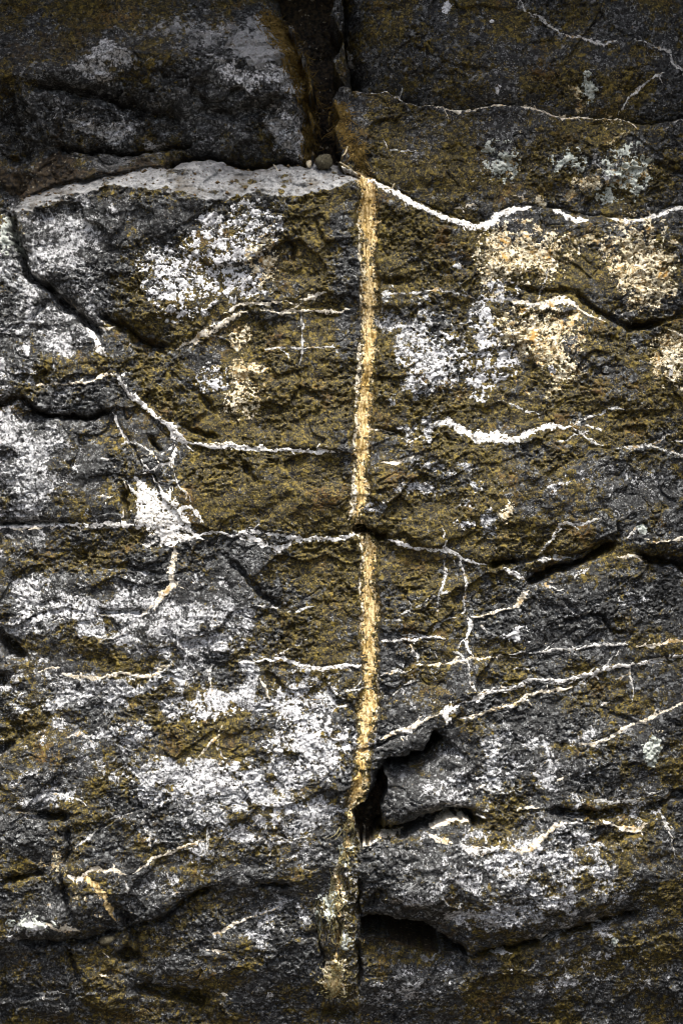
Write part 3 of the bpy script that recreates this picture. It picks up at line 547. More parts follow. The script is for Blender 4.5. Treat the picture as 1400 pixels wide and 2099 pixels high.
WHITE = np.clip(WHITE * .9 + .34 * fbm(X / 55, Y / 42, 3, 81) * sstep(.05, .4, WHITE) + .12 * sstep(.2, .7, fbm(X / 80, Y / 80, 3, 82)), 0, 1.1)
TANL = np.clip(TANL * .82 + .42 * fbm(X / 34, Y / 34, 3, 83) * sstep(.05, .4, TANL) + .55 * sstep(48, 20, np.where(GROOVE > 0, 20, 60)) * 0, 0, 1.1)
OLIVE = OLIVE + .26 * np.exp(-(((X - 720) / 330) ** 2 + ((Y - 820) / 480) ** 2) ** 1.5) + .12 * np.exp(-((X - 1200) / 260) ** 2 - ((Y - 720) / 330) ** 2) - .06
OLIVE = np.clip(OLIVE, .1, .95)
OLIVE = np.where(LAB == 16, .55, OLIVE)
WHITE = np.where(LAB == 16, .3, WHITE)
OLIVE = np.maximum(OLIVE, GROOVE * .9)
TANL = np.maximum(TANL, GROOVE * (.43 + .22 * gnoise(X / 30, Y / 30, 86)))
PALE = np.clip(LEDGE * (.80 + .5 * fbm(X / 40, Y / 24, 3, 87)), 0, 1)
for cx, cy, rx, ry, a in [(535, 106, 88, 30, .92), (560, 50, 60, 50, .62), (420, 60, 150, 50, .5), (270, 314, 150, 12, .45), (400, 290, 60, 10, .4), (80, 235, 12, 66, .36), (30, 560, 34, 60, .35), (60, 600, 50, 50, .4), (880, 1978, 70, 8, .5)]:
    s = box_of(cx - 2 * rx, cx + 2 * rx, cy - 2 * ry, cy + 2 * ry, 40)
    PALE[s] = np.maximum(PALE[s], a * np.exp(-(((BX[s] - cx) / rx) ** 2 + ((BY[s] - cy) / ry) ** 2) ** 2))
SOIL = np.where(PALE > .8, SOIL * .5, SOIL)


# ------------------------------------------------------------------ materials
class Nodes:
    def __init__(self, name):
        self.m = bpy.data.materials.new(name)
        self.m.use_nodes = True
        self.t = self.m.node_tree
        self.b = self.t.nodes['Principled BSDF']
        self.geo = self.t.nodes.new('ShaderNodeNewGeometry')

    def put(self, sock, v):
        if isinstance(v, bpy.types.NodeSocket):
            self.t.links.new(v, sock)
        elif v is not None:
            if isinstance(v, tuple) and len(v) == 3 and sock.type == 'RGBA':
                v = v + (1.0,)
            sock.default_value = v

    def noise(self, scale, detail=2.0, rough=.5, vec=None, dist=0.0):
        n = self.t.nodes.new('ShaderNodeTexNoise')
        n.inputs['Scale'].default_value = scale
        n.inputs['Detail'].default_value = detail
        n.inputs['Roughness'].default_value = rough
        n.inputs['Distortion'].default_value = dist
        self.put(n.inputs['Vector'], vec or self.geo.outputs['Position'])
        return n.outputs['Fac']

    def voro(self, scale, out='Distance', feature='F1', vec=None):
        n = self.t.nodes.new('ShaderNodeTexVoronoi')
        n.feature = feature
        n.inputs['Scale'].default_value = scale
        self.put(n.inputs['Vector'], vec or self.geo.outputs['Position'])
        return n.outputs[out]

    def math(self, op, a, b=0.0, c=None, clamp=False):
        n = self.t.nodes.new('ShaderNodeMath')
        n.operation = op
        n.use_clamp = clamp
        self.put(n.inputs[0], a)
        self.put(n.inputs[1], b)
        if c is not None:
            self.put(n.inputs[2], c)
        return n.outputs[0]

    def ramp(self, f, lo, hi):
        n = self.t.nodes.new('ShaderNodeMapRange')
        n.interpolation_type = 'SMOOTHSTEP'
        self.put(n.inputs['Value'], f)
        self.put(n.inputs['From Min'], lo)
        self.put(n.inputs['From Max'], hi)
        return n.outputs[0]

    def mix(self, f, a, b):
        n = self.t.nodes.new('ShaderNodeMix')
        n.data_type = 'RGBA'
        self.put(n.inputs[0], f)
        self.put(n.inputs[6], a)
        self.put(n.inputs[7], b)
        return n.outputs[2]

    def attr(self, name):
        n = self.t.nodes.new('ShaderNodeAttribute')
        n.attribute_name = name
        return n.outputs['Fac']

    def grow(self, density, noise, k=1.0, soft=.05):
        """where a crust of this density covers the stone"""
        thr = self.math('SUBTRACT', 0.5 + 0.36 * k, self.math('MULTIPLY', density, 0.72 * k))
        return self.ramp(noise, self.math('SUBTRACT', thr, soft), self.math('ADD', thr, soft))

    def bump(self, h, strength, dist):
        n = self.t.nodes.new('ShaderNodeBump')
        n.inputs['Strength'].default_value = strength
        n.inputs['Distance'].default_value = dist
        self.put(n.inputs['Height'], h)
        self.t.links.new(n.outputs[0], self.b.inputs['Normal'])

    def done(self, color, rough=.8, spec=.3):
        self.put(self.b.inputs['Base Color'], color)
        self.put(self.b.inputs['Roughness'], rough)
        self.b.inputs['Specular IOR Level'].default_value = spec
        return self.m


def rock_material():
    n = Nodes('weathered_stone')
    white, tan, olive, pale, soil = (n.attr(a) for a in ('white', 'tan', 'olive', 'pale', 'soil'))
    g1 = n.noise(135, 2, .6)
    g2 = n.noise(300, 2, .6)
    g3 = n.noise(46, 4, .7)
    cell = n.voro(165, 'Color')
    gap = n.voro(150, 'Distance')
    grain = n.math('ADD', n.math('MULTIPLY', g1, .6), n.math('MULTIPLY', g2, .4))
    # bare stone: near black grains among blue grey ones
    stone = n.mix(n.ramp(grain, .43, .62), (.0035, .0036, .0036), (.050, .052, .052))
    stone = n.mix(n.ramp(n.math('ADD', n.math('MULTIPLY', cell, .6), n.math('MULTIPLY', g3, .5)), .62, .84), stone, (.22, .226, .226))
    stone = n.mix(n.ramp(n.noise(100, 3, .7), .55, .61), stone, (.006, .006, .006))
    # olive brown film of lichen
    ol = n.mix(n.ramp(grain, .42, .61), (.008, .0062, .0012), (.086, .0635, .0072))
    ol = n.mix(n.ramp(n.noise(88, 3, .65), .54, .64), ol, (.188, .136, .018))
    ol = n.mix(n.ramp(n.noise(64, 4, .7, dist=.5), .555, .61), ol, (.007, .005, .002))
    ol = n.mix(n.math('MULTIPLY', n.ramp(n.noise(11, 4, .7), .54, .70), n.ramp(g1, .4, .6)), ol, (.10, .050, .008))
    no = n.math('ADD', n.math('MULTIPLY', n.noise(24, 5, .8, dist=.5), .45), n.math('MULTIPLY', n.noise(95, 3, .7), .55))
    glint = n.ramp(n.noise(330, 2, .6), .58, .66)
    stone = n.mix(n.math('MULTIPLY', glint, n.ramp(g3, .38, .6)), stone, (.36, .365, .365))
    ol = n.mix(n.math('MULTIPLY', glint, .8), ol, (.28, .205, .05))
    c = n.mix(n.grow(olive, no, .42, .03), stone, ol)
    # white crust and painted highlights, areoles parted by black
    wn_ = n.math('ADD', n.math('ADD', n.math('MULTIPLY', n.noise(17, 6, .8, dist=1.0), .5), n.math('MULTIPLY', n.noise(70, 3, .7), .28)), n.math('MULTIPLY', n.noise(170, 2, .6), .22))
    wc = n.mix(n.ramp(grain, .38, .60), (.09, .092, .093), (.66, .665, .675))
    wc = n.mix(n.ramp(n.noise(125, 3, .7), .56, .63), wc, (.02, .02, .02))
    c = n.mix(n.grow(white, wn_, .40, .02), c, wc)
    # tan crust
    tn = n.math('ADD', n.math('MULTIPLY', n.noise(34, 5, .75, dist=.6), .5), n.math('MULTIPLY', n.noise(150, 3, .6), .5))
    tc = n.mix(n.ramp(n.noise(95, 3, .7), .40, .60), (.32, .20, .06), (.80, .71, .48))
    tc = n.mix(n.ramp(n.noise(170, 2, .6), .58, .66), tc, (.05, .032, .006))
    c = n.mix(n.grow(tan, tn, .44, .03), c, tc)
    # soil and pale dust
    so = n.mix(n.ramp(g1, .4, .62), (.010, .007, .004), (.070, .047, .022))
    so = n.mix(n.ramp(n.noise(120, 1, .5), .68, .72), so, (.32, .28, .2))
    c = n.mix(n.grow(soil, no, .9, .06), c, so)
    pa = n.mix(n.ramp(n.noise(34, 6, .78, dist=.8), .36, .62), (.12, .124, .128), (.37, .374, .375))
    pa = n.mix(n.math('MULTIPLY', n.ramp(n.noise(13, 5, .75), .50, .66), .6), pa, (.13, .11, .08))
    pa = n.mix(n.ramp(n.noise(85, 4, .7), .60, .66), pa, (.075, .05, .02))
    pa = n.mix(n.ramp(n.noise(210, 3, .7), .60, .66), pa, (.05, .045, .04))
    c = n.mix(n.grow(pale, n.noise(60, 5, .7), 1.25, .05), c, pa)
    n.bump(n.math('ADD', n.noise(420, 3, .7), n.math('MULTIPLY', g1, 1.1)), .9, .003)
    return n.done(c, n.math('SUBTRACT', .82, n.math('MULTIPLY', g2, .5)), .45)


def crust_material(name, dark, light, speck, speck_at=.66, scale=140, fringe=None):
    n = Nodes(name)
    g = n.math('ADD', n.math('MULTIPLY', n.noise(scale * .35, 4, .75), .5), n.math('MULTIPLY', n.noise(scale * 1.5, 2, .6), .5))
    c = n.mix(n.ramp(g, .38, .56), dark, light)
    c = n.mix(n.ramp(n.noise(scale * .9, 4, .75), speck_at - .025, speck_at + .025), c, speck)
    if fringe:
        c = n.mix(n.ramp(n.noise(scale * .22, 4, .7), .55, .68), c, fringe)
    n.bump(n.noise(380, 3, .7), .6, .002)
    return n.done(c, .85, .3)


def streak_material():
    n = Nodes('tan_mineral')
    mp = n.t.nodes.new('ShaderNodeMapping')
    mp.inputs['Scale'].default_value = (1, 1, .16)
    n.put(mp.inputs['Vector'], n.geo.outputs['Position'])
    run = n.noise(210, 4, .7, vec=mp.outputs[0])
    g = n.math('ADD', n.math('MULTIPLY', run, .68), n.math('MULTIPLY', n.noise(190, 3, .7), .32))
    c = n.mix(n.ramp(g, .40, .60), (.28, .175, .045), (.84, .66, .36))
    c = n.mix(n.ramp(n.noise(20, 5, .75), .47, .62), c, n.mix(n.ramp(g, .42, .58), (.13, .08, .016), (.50, .33, .10)))
    c = n.mix(n.ramp(n.noise(150, 4, .75), .58, .63), c, (.07, .043, .009))
    n.bump(n.noise(330, 3, .7), .6, .002)
    return n.done(c, .85, .3)


ROCK = rock_material()
MATS = {
    'white': crust_material('quartz_white', (.44, .42, .38), (.90, .885, .85), (.08, .056, .022), .585, 140),
    'cream': crust_material('quartz_cream', (.36, .30, .20), (.80, .74, .62), (.06, .042, .015), .60, 130, (.40, .26, .09)),
    'grey': crust_material('quartz_grey', (.22, .22, .215), (.60, .59, .56), (.03, .022, .010), .56, 150, (.30, .21, .09)),
    'streak': streak_material(),
    'margin': crust_material('pale_mineral', (.40, .34, .22), (.80, .74, .60), (.09, .06, .02), .56, 150),
    'lichen_white': crust_material('white_lichen', (.28, .28, .285), (.74, .74, .745), (.035, .03, .02), .555, 110),
    'lichen_grey': crust_material('grey_green_lichen', (.26, .29, .26), (.60, .63, .57), (.06, .055, .03), .60, 130),
    'lichen_tan': crust_material('tan_lichen', (.42, .31, .15), (.88, .80, .60), (.045, .03, .006), .545, 120, (.50, .30, .09)),
}

# ------------------------------------------------------------------ meshes
PX = (X - 700) / 1000.0
PZ = MID_Z + (1049.5 - Y) / 1000.0
PY = -H / 1000.0


def new_mesh(name, verts, quads, mat, origin, attrs=None, smooth=True):
    me = bpy.data.meshes.new(name)
    verts = (verts - np.array(origin, np.float32)).astype(np.float32)
    me.vertices.add(len(verts))
    me.vertices.foreach_set('co', verts.ravel())
    nq = len(quads)
    me.loops.add(nq * 4)
    me.loops.foreach_set('vertex_index', quads.astype(np.int32).ravel())
    me.polygons.add(nq)
    me.polygons.foreach_set('loop_start', np.arange(0, nq * 4, 4, dtype=np.int32))
    me.polygons.foreach_set('use_smooth', np.full(nq, smooth, bool))
    for k, a in (attrs or {}).items():
        at = me.attributes.new(k, 'FLOAT', 'POINT')
        at.data.foreach_set('value', a.astype(np.float32))
    me.materials.append(mat)
    me.update(calc_edges=True)
    ob = bpy.data.objects.new(name, me)
    col.objects.link(ob)
    ob.location = origin
    return ob


def adopt(child, parent):
    child.parent = parent
    child.matrix_parent_inverse = parent.matrix_basis.inverted() if False else parent.matrix_world.inverted()


def sheet(name, cellmask, sl, py, mat, attrs=None, skirt=0.0, origin=None):
    """a piece of the relief as a mesh of its own; skirt gives it a body reaching back into the cliff"""
    i0, j0 = sl[0].start, sl[1].start
    cm = cellmask
    vm = np.zeros((cm.shape[0] + 1, cm.shape[1] + 1), bool)
    vm[:-1, :-1] |= cm; vm[1:, :-1] |= cm; vm[:-1, 1:] |= cm; vm[1:, 1:] |= cm
    idx = np.full(vm.shape, -1, np.int64)
    idx[vm] = np.arange(vm.sum())
    ii, jj = np.nonzero(vm)
    x, z = PX[ii + i0, jj + j0], PZ[ii + i0, jj + j0]
    y = py[ii, jj]
    verts = np.stack([x, y, z], 1)
    a, b = np.nonzero(cm)
    quads = np.stack([idx[a, b], idx[a + 1, b], idx[a + 1, b + 1], idx[a, b + 1]], 1)
    at = {k: v[ii + i0, jj + j0] for k, v in (attrs or {}).items()}
    if skirt:
        pad = np.pad(cm, 1)
        E = []
        for di, dj, p, q in ((-1, 0, (0, 1), (0, 0)), (1, 0, (1, 0), (1, 1)), (0, -1, (0, 0), (1, 0)), (0, 1, (1, 1), (0, 1))):
            nb = pad[1 + di:pad.shape[0] - 1 + di, 1 + dj:pad.shape[1] - 1 + dj]
            ea, eb = np.nonzero(cm & ~nb)
            E.append(np.stack([idx[ea + p[0], eb + p[1]], idx[ea + q[0], eb + q[1]]], 1))
        E = np.concatenate(E)
        bi, inv = np.unique(E, return_inverse=True)
        inv = inv.reshape(E.shape)
        n0, nb_ = len(verts), len(bi)
        f = verts[bi].copy()
        k = f.copy()
        c = verts.mean(0)
        k[:, 1] = skirt
        k[:, 0] += (c[0] - k[:, 0]) * .01
        k[:, 2] += (c[2] - k[:, 2]) * .01
        verts = np.concatenate([verts, f, k])
        q2 = np.stack([inv[:, 1] + n0, inv[:, 0] + n0, inv[:, 0] + n0 + nb_, inv[:, 1] + n0 + nb_], 1)
        quads = np.concatenate([quads, q2])
        at = {kk: np.concatenate([v, v[bi], v[bi]]) for kk, v in at.items()}
    if origin is None:
        origin = (float(x.mean()), float(y.mean()), float(z.min()))
    return new_mesh(name, verts, quads, mat, origin, at)


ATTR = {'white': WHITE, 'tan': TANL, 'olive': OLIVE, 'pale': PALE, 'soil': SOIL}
FULL = (slice(0, NR), slice(0, NC))
cell_lab = LAB[:-1, :-1]
blocks = {}
for k, b in enumerate(BLOCKS):
    cm = cell_lab == k + 1
    ii, jj = np.nonzero(cm)
    sl = (slice(ii.min(), ii.max() + 2), slice(jj.min(), jj.max() + 2))
    sub = cm[ii.min():ii.max() + 1, jj.min():jj.max() + 1]
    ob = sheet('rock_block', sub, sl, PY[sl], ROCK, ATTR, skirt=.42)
    ob['label'] = b[5]
    ob['category'] = 'rock'
    ob['group'] = 'blocks of the rock face'
    blocks[k + 1] = ob
cliff = sheet('cliff', cell_lab == 0, FULL, PY, ROCK, ATTR)  # also carries the added brow and buttresses that shade the face
cliff['kind'] = 'structure'
bpy.context.view_layer.update()

PLACED = np.zeros(X.shape, np.float32)     # height already laid on the stone by crusts


def overlay(name, sl, m, mat, parent=None, thick=1.6, lay=True):
    """a crust or seam: a thin body standing proud where m > 0 (mm) and dipping into the stone at its rim"""
    off = np.clip(m, -.9, thick) + PLACED[sl] * (m > 0)
    cm = (np.maximum(np.maximum(m[:-1, :-1], m[1:, :-1]), np.maximum(m[:-1, 1:], m[1:, 1:])) > 0)
    if cm.sum() < 6:
        return None
    ii, jj = np.nonzero(cm)
    a0, a1, b0, b1 = ii.min(), ii.max() + 1, jj.min(), jj.max() + 1
    s2 = (slice(sl[0].start + a0, sl[0].start + a1 + 1), slice(sl[1].start + b0, sl[1].start + b1 + 1))
    py = PY[s2] - off[a0:a1 + 1, b0:b1 + 1] / 1000.0
    ob = sheet(name, cm[a0:a1, b0:b1], s2, py, mat)
    if parent is None:
        lab = LAB[sl][m > 0]
        lab = lab[lab > 0]
        parent = blocks[np.bincount(lab).argmax()] if len(lab) else cliff
    ob.parent = parent
    ob.location = np.array(ob.location) - np.array(parent.location)
    if lay:
        PLACED[sl] = np.where(m > 0, PLACED[sl] + np.clip(m, 0, thick) * .5 + .15, PLACED[sl])
    return ob


def seam(pts, kind='white', name='quartz_vein', ragged=.7, parent=None, thick=.35, seed=70):
    pts = [(p[0], p[1], p[2] * ((.95 if kind != 'white' else .78 if p[2] < 13 else 1.5) if parent is None else .62)) for p in pts]
    wmax = max(p[2] for p in pts)
    s, d, side, al, w, run = line_field(pts, wmax * 2 + 34)
    n = .9 * gnoise(X[s] / 17, Y[s] / 17, seed) + .8 * gnoise(X[s] / 6.5, Y[s] / 6.5, seed + 1) + .6 * gnoise(X[s] / 4, Y[s] / 4, seed + 2)
    taper = np.clip(np.minimum(al, run - al) / 26 + .25, 0, 1)
    if parent is not None:
        n = n + .9 * gnoise(X[s] / 90, Y[s] / 70, seed + 5)
    m = (w * taper * (1 + ragged * n) - d + (.5 if parent is None else 2.2) * n) * .55
    if parent is None:                       # hairline offshoots
        rr = random.Random(seed * 7 + int(pts[0][0]))
        for _ in range(int(run / 64)):
            k = rr.randrange(len(pts) - 1)
            f = rr.random()
            x = pts[k][0] + f * (pts[k + 1][0] - pts[k][0]); y = pts[k][1] + f * (pts[k + 1][1] - pts[k][1])
            a = math.atan2(pts[k + 1][1] - pts[k][1], pts[k + 1][0] - pts[k][0]) + rr.choice((-1, 1)) * rr.uniform(.2, .75)
            L, hair = rr.uniform(8, 32), []
            for q in range(4):
                hair.append((x, y)); x += L / 3 * math.cos(a); y += L / 3 * math.sin(a); a += rr.gauss(0, .45)
            for p, q in zip(hair[:-1], hair[1:]):
                ux, uy = q[0] - p[0], q[1] - p[1]
                t = np.clip(((WX[s] - p[0]) * ux + (WY[s] - p[1]) * uy) / (ux * ux + uy * uy), 0, 1)
                dd = np.hypot(WX[s] - p[0] - t * ux, WY[s] - p[1] - t * uy)
                m = np.maximum(m, (1.15 + .9 * n - dd) * .5)
    return overlay(name, s, m, MATS[kind], parent, thick)


def W(pts, w):
    return [(x, y, w) for x, y in pts]


for k, (pts, kind) in enumerate(SEAMS):
    fat = max(p[2] for p in pts)
    ob = seam(pts, kind, 'quartz_patch' if fat > 13 else 'quartz_vein', (.75 if fat < 10 else .6 if fat < 13 else .95), seed=70 + (k % 37) * 2)
    if fat > 25:
        ob['label'] = 'bright white quartz starburst where the seams meet'


hr = random.Random(41)
for k in range(30):
    x, y = hr.uniform(790, 1380), hr.uniform(560, 1700)
    if k > 21:
        x, y = hr.uniform(60, 700), hr.uniform(1150, 1980)
    a, L = hr.gauss(-.28, .3), hr.uniform(40, 150)
    if hr.random() < .2:
        a = hr.gauss(1.5, .2); L *= .6
    pts = []
    for q in range(6):
        pts.append((x, y, hr.uniform(1.3, 2.4)))
        x += L / 5 * math.cos(a); y += L / 5 * math.sin(a); a += hr.gauss(0, .22)
    seam(pts, 'grey', 'quartz_vein', .9, seed=500 + k * 3)


# crusts of lichen with a body of their own: centre, radii, raggedness, look
def lichen(cx, cy, rx, ry, rag, kind, thr=.5, scale=19, seed=200):
    rag = rag * (1.5 if rag > .85 else 1)
    inset = .25 if rag > .85 else 0
    s = box_of(cx - rx * 1.7, cx + rx * 1.7, cy - ry * 1.7, cy + ry * 1.7, 8)
    q = np.sqrt(((WX[s] - cx) / rx) ** 2 + ((WY[s] - cy) / ry) ** 2)
    n = gnoise(X[s] / scale, Y[s] / scale, seed) + .8 * gnoise(X[s] / (scale * .4), Y[s] / (scale * .4), seed + 1) + .6 * gnoise(X[s] / (scale * .17), Y[s] / (scale * .17), seed + 2)
    m = (1.0 - inset - q + rag * n) * 5
    m = np.where(q > 1.6, -2, m)
    return overlay('lichen_patch', s, m, MATS[kind], None, .9)


LICHENS = [(708, 1740, 12, 26, 1.0, 'lichen_grey'), (694, 1800, 10, 22, 1.0, 'lichen_tan'), (676, 1858, 14, 30, 1.1, 'lichen_grey'), (703, 1870, 6, 34, .9, 'lichen_tan'), (652, 1890, 5, 32, .8, 'lichen_grey'), (684, 2015, 20, 34, 1.0, 'lichen_tan'), (712, 1930, 14, 16, 1.0, 'lichen_grey'), (686, 1985, 16, 12, .9, 'lichen_tan'), (434, 458, 26, 16, .35, 'lichen_white'), (520, 470, 40, 36, 1.3, 'lichen_white'), (455, 535, 62, 46, 1.5, 'lichen_white'), (500, 590, 36, 26, .9, 'lichen_white'), (370, 600, 50, 42, 1.5, 'lichen_white'),
           (340, 540, 40, 26, 1.5, 'lichen_white'), (540, 545, 22, 34, 1.2, 'lichen_tan'), (990, 700, 26, 66, .9, 'lichen_white'), (995, 655, 15, 22, .4, 'lichen_white'), (1030, 730, 26, 40, 1.2, 'lichen_white'),
           (985, 780, 20, 28, .9, 'lichen_white'), (890, 740, 50, 40, 1.6, 'lichen_white'), (1020, 600, 30, 20, 1.0, 'lichen_white'), (1075, 515, 70, 42, 1.4, 'lichen_tan'), (1010, 540, 26, 46, 1.2, 'lichen_tan'),
           (1310, 520, 52, 60, 1.2, 'lichen_tan'), (1330, 600, 36, 30, 1.2, 'lichen_tan'), (1090, 680, 62, 34, 1.3, 'lichen_tan'), (1150, 750, 26, 30, 1.1, 'lichen_tan'), (1130, 760, 7, 12, .3, 'lichen_white'),
           (1380, 740, 34, 40, 1.2, 'lichen_tan'), (1285, 350, 36, 40, 1.2, 'lichen_grey'), (1240, 395, 20, 14, .9, 'lichen_grey'), (1208, 376, 26, 12, .8, 'lichen_tan'), (1203, 182, 12, 24, .8, 'lichen_grey'),
           (1025, 330, 26, 30, 1.6, 'lichen_grey'), (1165, 330, 26, 18, 1.4, 'lichen_grey'), (1338, 1537, 19, 28, .3, 'lichen_grey'), (62, 1210, 22, 22, .6, 'lichen_white'), (60, 1260, 26, 20, .9, 'lichen_white'),
           (130, 1245, 40, 16, 1.2, 'lichen_white'), (530, 755, 20, 10, .5, 'lichen_tan'), (495, 695, 16, 18, .8, 'lichen_tan'), (440, 780, 22, 24, 1.3, 'lichen_white'), (495, 820, 24, 30, 1.3, 'lichen_tan'),
           (960, 1072, 20, 10, .8, 'lichen_white'), (1036, 1052, 14, 18, .8, 'lichen_tan'), (1060, 1302, 20, 12, 1.0, 'lichen_white'), (918, 12, 9, 14, .6, 'lichen_white'), (1010, 38, 6, 6, .4, 'lichen_white'), (1020, 185, 6, 8, .4, 'lichen_white'),
           (935, 545, 9, 8, .5, 'lichen_white'), (66, 724, 8, 8, .4, 'lichen_white'), (1312, 1083, 10, 9, .4, 'lichen_grey'), (62, 1892, 34, 12, 1.2, 'lichen_grey'), (550, 2058, 8, 8, .4, 'lichen_white'), (1270, 1945, 10, 8, .5, 'lichen_grey'), (15, 490, 24, 30, .8, 'lichen_grey'), (1105, 410, 12, 10, .6, 'lichen_tan'),
           (600, 1445, 40, 30, 1.4, 'lichen_white'), (440, 1445, 40, 18, 1.2, 'lichen_white'), (420, 1470, 24, 12, .8, 'lichen_white'), (640, 1530, 60, 44, 1.6, 'lichen_white'), (1040, 1770, 30, 20, 1.2, 'lichen_white'), (450, 1600, 60, 28, 1.6, 'lichen_white')]
for k, a in enumerate(LICHENS):
    ob = lichen(*a, seed=200 + k * 4)
    if ob and a[:2] == (1338, 1537):
        ob['label'] = 'pale grey green egg-shaped lichen spot'
    elif ob and a[:2] == (434, 458):
        ob['label'] = 'brightest white lichen spot below the ledge'

# ------------------------------------------------------------------ the tan streak in its groove
streak = bpy.data.objects.new('mineral_streak', None)
col.objects.link(streak)
streak.location = (.03, 0, MID_Z - .6)
streak['label'] = 'tall tan mineral streak running down the vertical groove at the centre'
streak['category'] = 'mineral streak'
bpy.context.view_layer.update()
seam([(730, 352, 12), (745, 372, 16), (750, 400, 15), (752, 450, 17), (756, 520, 17), (758, 580, 15), (760, 640, 14), (756, 720, 13), (750, 780, 13), (744, 850, 15), (741, 920, 16), (738, 980, 15), (734, 1040, 12), (732, 1078, 10)],
     'streak', 'mineral_band', .8, streak, .5, 301)
seam([(754, 1098, 12), (758, 1150, 15), (757, 1230, 17), (759, 1290, 16), (760, 1330, 20), (759, 1380, 16), (756, 1440, 15), (747, 1510, 13), (741, 1545, 9), (733, 1580, 10), (730, 1620, 14), (727, 1640, 14)],
     'streak', 'mineral_band', .8, streak, .5, 305)
seam([(725, 1655, 6), (716, 1700, 7), (709, 1745, 9), (700, 1785, 7)], 'streak', 'mineral_trickle', 1.1, streak, .5, 318)
seam([(697, 1790, 7), (690, 1830, 7), (694, 1880, 6), (690, 1935, 6), (688, 1990, 12), (684, 2030, 16), (680, 2062, 12)], 'streak', 'mineral_trickle', 1.1, streak, .5, 321)
seam([(733, 1090, 2), (740, 1150, 3), (739, 1230, 3), (742, 1300, 4)], 'margin', 'pale_margin', .8, streak, .8, 310)
seam([(736, 420, 2), (738, 520, 3), (741, 640, 3), (735, 760, 2.5), (730, 830, 3), (724, 930, 3), (720, 1040, 4), (716, 1065, 3)], 'margin', 'pale_margin', .8, streak, .8, 312)
seam([(776, 1380, 2), (775, 1430, 3), (768, 1470, 2)], 'margin', 'pale_margin', .8, streak, .8, 314)
seam([(725, 960, 5), (722, 1000, 4), (726, 1030, 5), (722, 1050, 3)], 'margin', 'pale_margin', .8, streak, .8, 316)


# ------------------------------------------------------------------ small things lying in and growing from the joints
def height_at(px, py):
    i = int(np.clip(np.searchsorted(ys, py), 0, NR - 1)); j = int(np.clip(np.searchsorted(xs, px), 0, NC - 1))
    return float(H[i, j])


def tube(path, radii, sides=5):
    """vertices and quads of a tapered round strand along a path of points in metres"""
    p = np.array(path, np.float32)
    t = np.gradient(p, axis=0)
    t /= np.linalg.norm(t, axis=1, keepdims=True) + 1e-9
    up = np.array([.31, .87, .2], np.float32)
    a = np.cross(t, up); a /= np.linalg.norm(a, axis=1, keepdims=True) + 1e-9
    b = np.cross(t, a)
    ang = np.arange(sides) * 2 * np.pi / sides
    v = p[:, None] + (a[:, None] * np.cos(ang)[None, :, None] + b[:, None] * np.sin(ang)[None, :, None]) * np.array(radii, np.float32)[:, None, None]
    q = []
    for k in range(len(p) - 1):
        for s_ in range(sides):
            q.append((k * sides + s_, k * sides + (s_ + 1) % sides, (k + 1) * sides + (s_ + 1) % sides, (k + 1) * sides + s_))
    return v.reshape(-1, 3), np.array(q)


def strands(name, course, n, spread, length, mat, label, cat, seed, radius=.0009, lift=3, droop=.5, along=None):
    """a clump of fine fibres rooted along a course on the stone"""
    r = random.Random(seed)
    V, Q, base = [], [], 0
    c = np.array(course, np.float32)
    seg = np.sqrt((np.diff(c, axis=0) ** 2).sum(1))
    cum = np.concatenate([[0], np.cumsum(seg)])
    for _ in range(n):
        s_ = r.random() * cum[-1]
        k = min(np.searchsorted(cum, s_, side='right') - 1, len(seg) - 1)
        f = (s_ - cum[k]) / seg[k]
        x = c[k, 0] + f * (c[k + 1, 0] - c[k, 0]) + r.gauss(0, spread)
        y = c[k, 1] + f * (c[k + 1, 1] - c[k, 1]) + r.gauss(0, spread * .5)
        d0 = math.atan2(c[k + 1, 1] - c[k, 1], c[k + 1, 0] - c[k, 0]) + r.gauss(0, droop)
        L = length * r.uniform(.4, 1.3)
        pts, h = [], None
        low = height_at(c[k, 0], c[k, 1]) - 55
        cur = r.gauss(0, .28)
        steps = 7
        for q in range(steps):
            hh = max(height_at(x, y), low) + lift * r.uniform(.4, 1.2)
            h = hh if h is None else .6 * h + .4 * hh
            pts.append(((x - 700) / 1000, -h / 1000, MID_Z + (1049.5 - y) / 1000))
            x += L / steps * math.cos(d0); y += L / steps * math.sin(d0)
            d0 += cur + r.gauss(0, .12)
        rad = radius * r.uniform(.6, 1.4)
        v, q = tube(pts, np.linspace(rad, rad * .3, steps), 4)
        V.append(v); Q.append(q + base); base += len(v)
    V, Q = np.concatenate(V), np.concatenate(Q)
    ob = new_mesh(name, V, Q, mat, (float(V[:, 0].mean()), float(V[:, 1].mean()), float(V[:, 2].min())))
    ob['label'] = label
    ob['category'] = cat
    return ob


MOSS = crust_material('dry_moss', (.035, .022, .005), (.19, .125, .03), (.34, .24, .08), .60, 160)
LICHEN_STRING = crust_material('stringy_lichen', (.07, .06, .025), (.34, .30, .15), (.50, .42, .16), .62, 160)
STRAW = crust_material('dry_straw', (.30, .24, .14), (.62, .54, .38), (.2, .13, .05), .66, 180)
strands('dry_moss', [(545, 10), (560, 40), (584, 70), (598, 106), (612, 140), (626, 180)], 620, 12, 34, MOSS, 'golden brown dry moss fringing the top crevice beside the jutting block', 'moss', 1, .0012, 6, .8)
strands('dry_moss', [(626, 190), (634, 235), (630, 270), (634, 315)], 260, 8, 34, MOSS, 'thin brown moss hanging down inside the crevice above the pebble', 'moss', 2, .0010, 5, .5)
strands('dry_moss', [(686, 208), (702, 236), (700, 270), (724, 300), (738, 325)], 300, 9, 30, MOSS, 'rusty brown moss lining the right lip of the crevice', 'moss', 3, .0011, 5, .7)
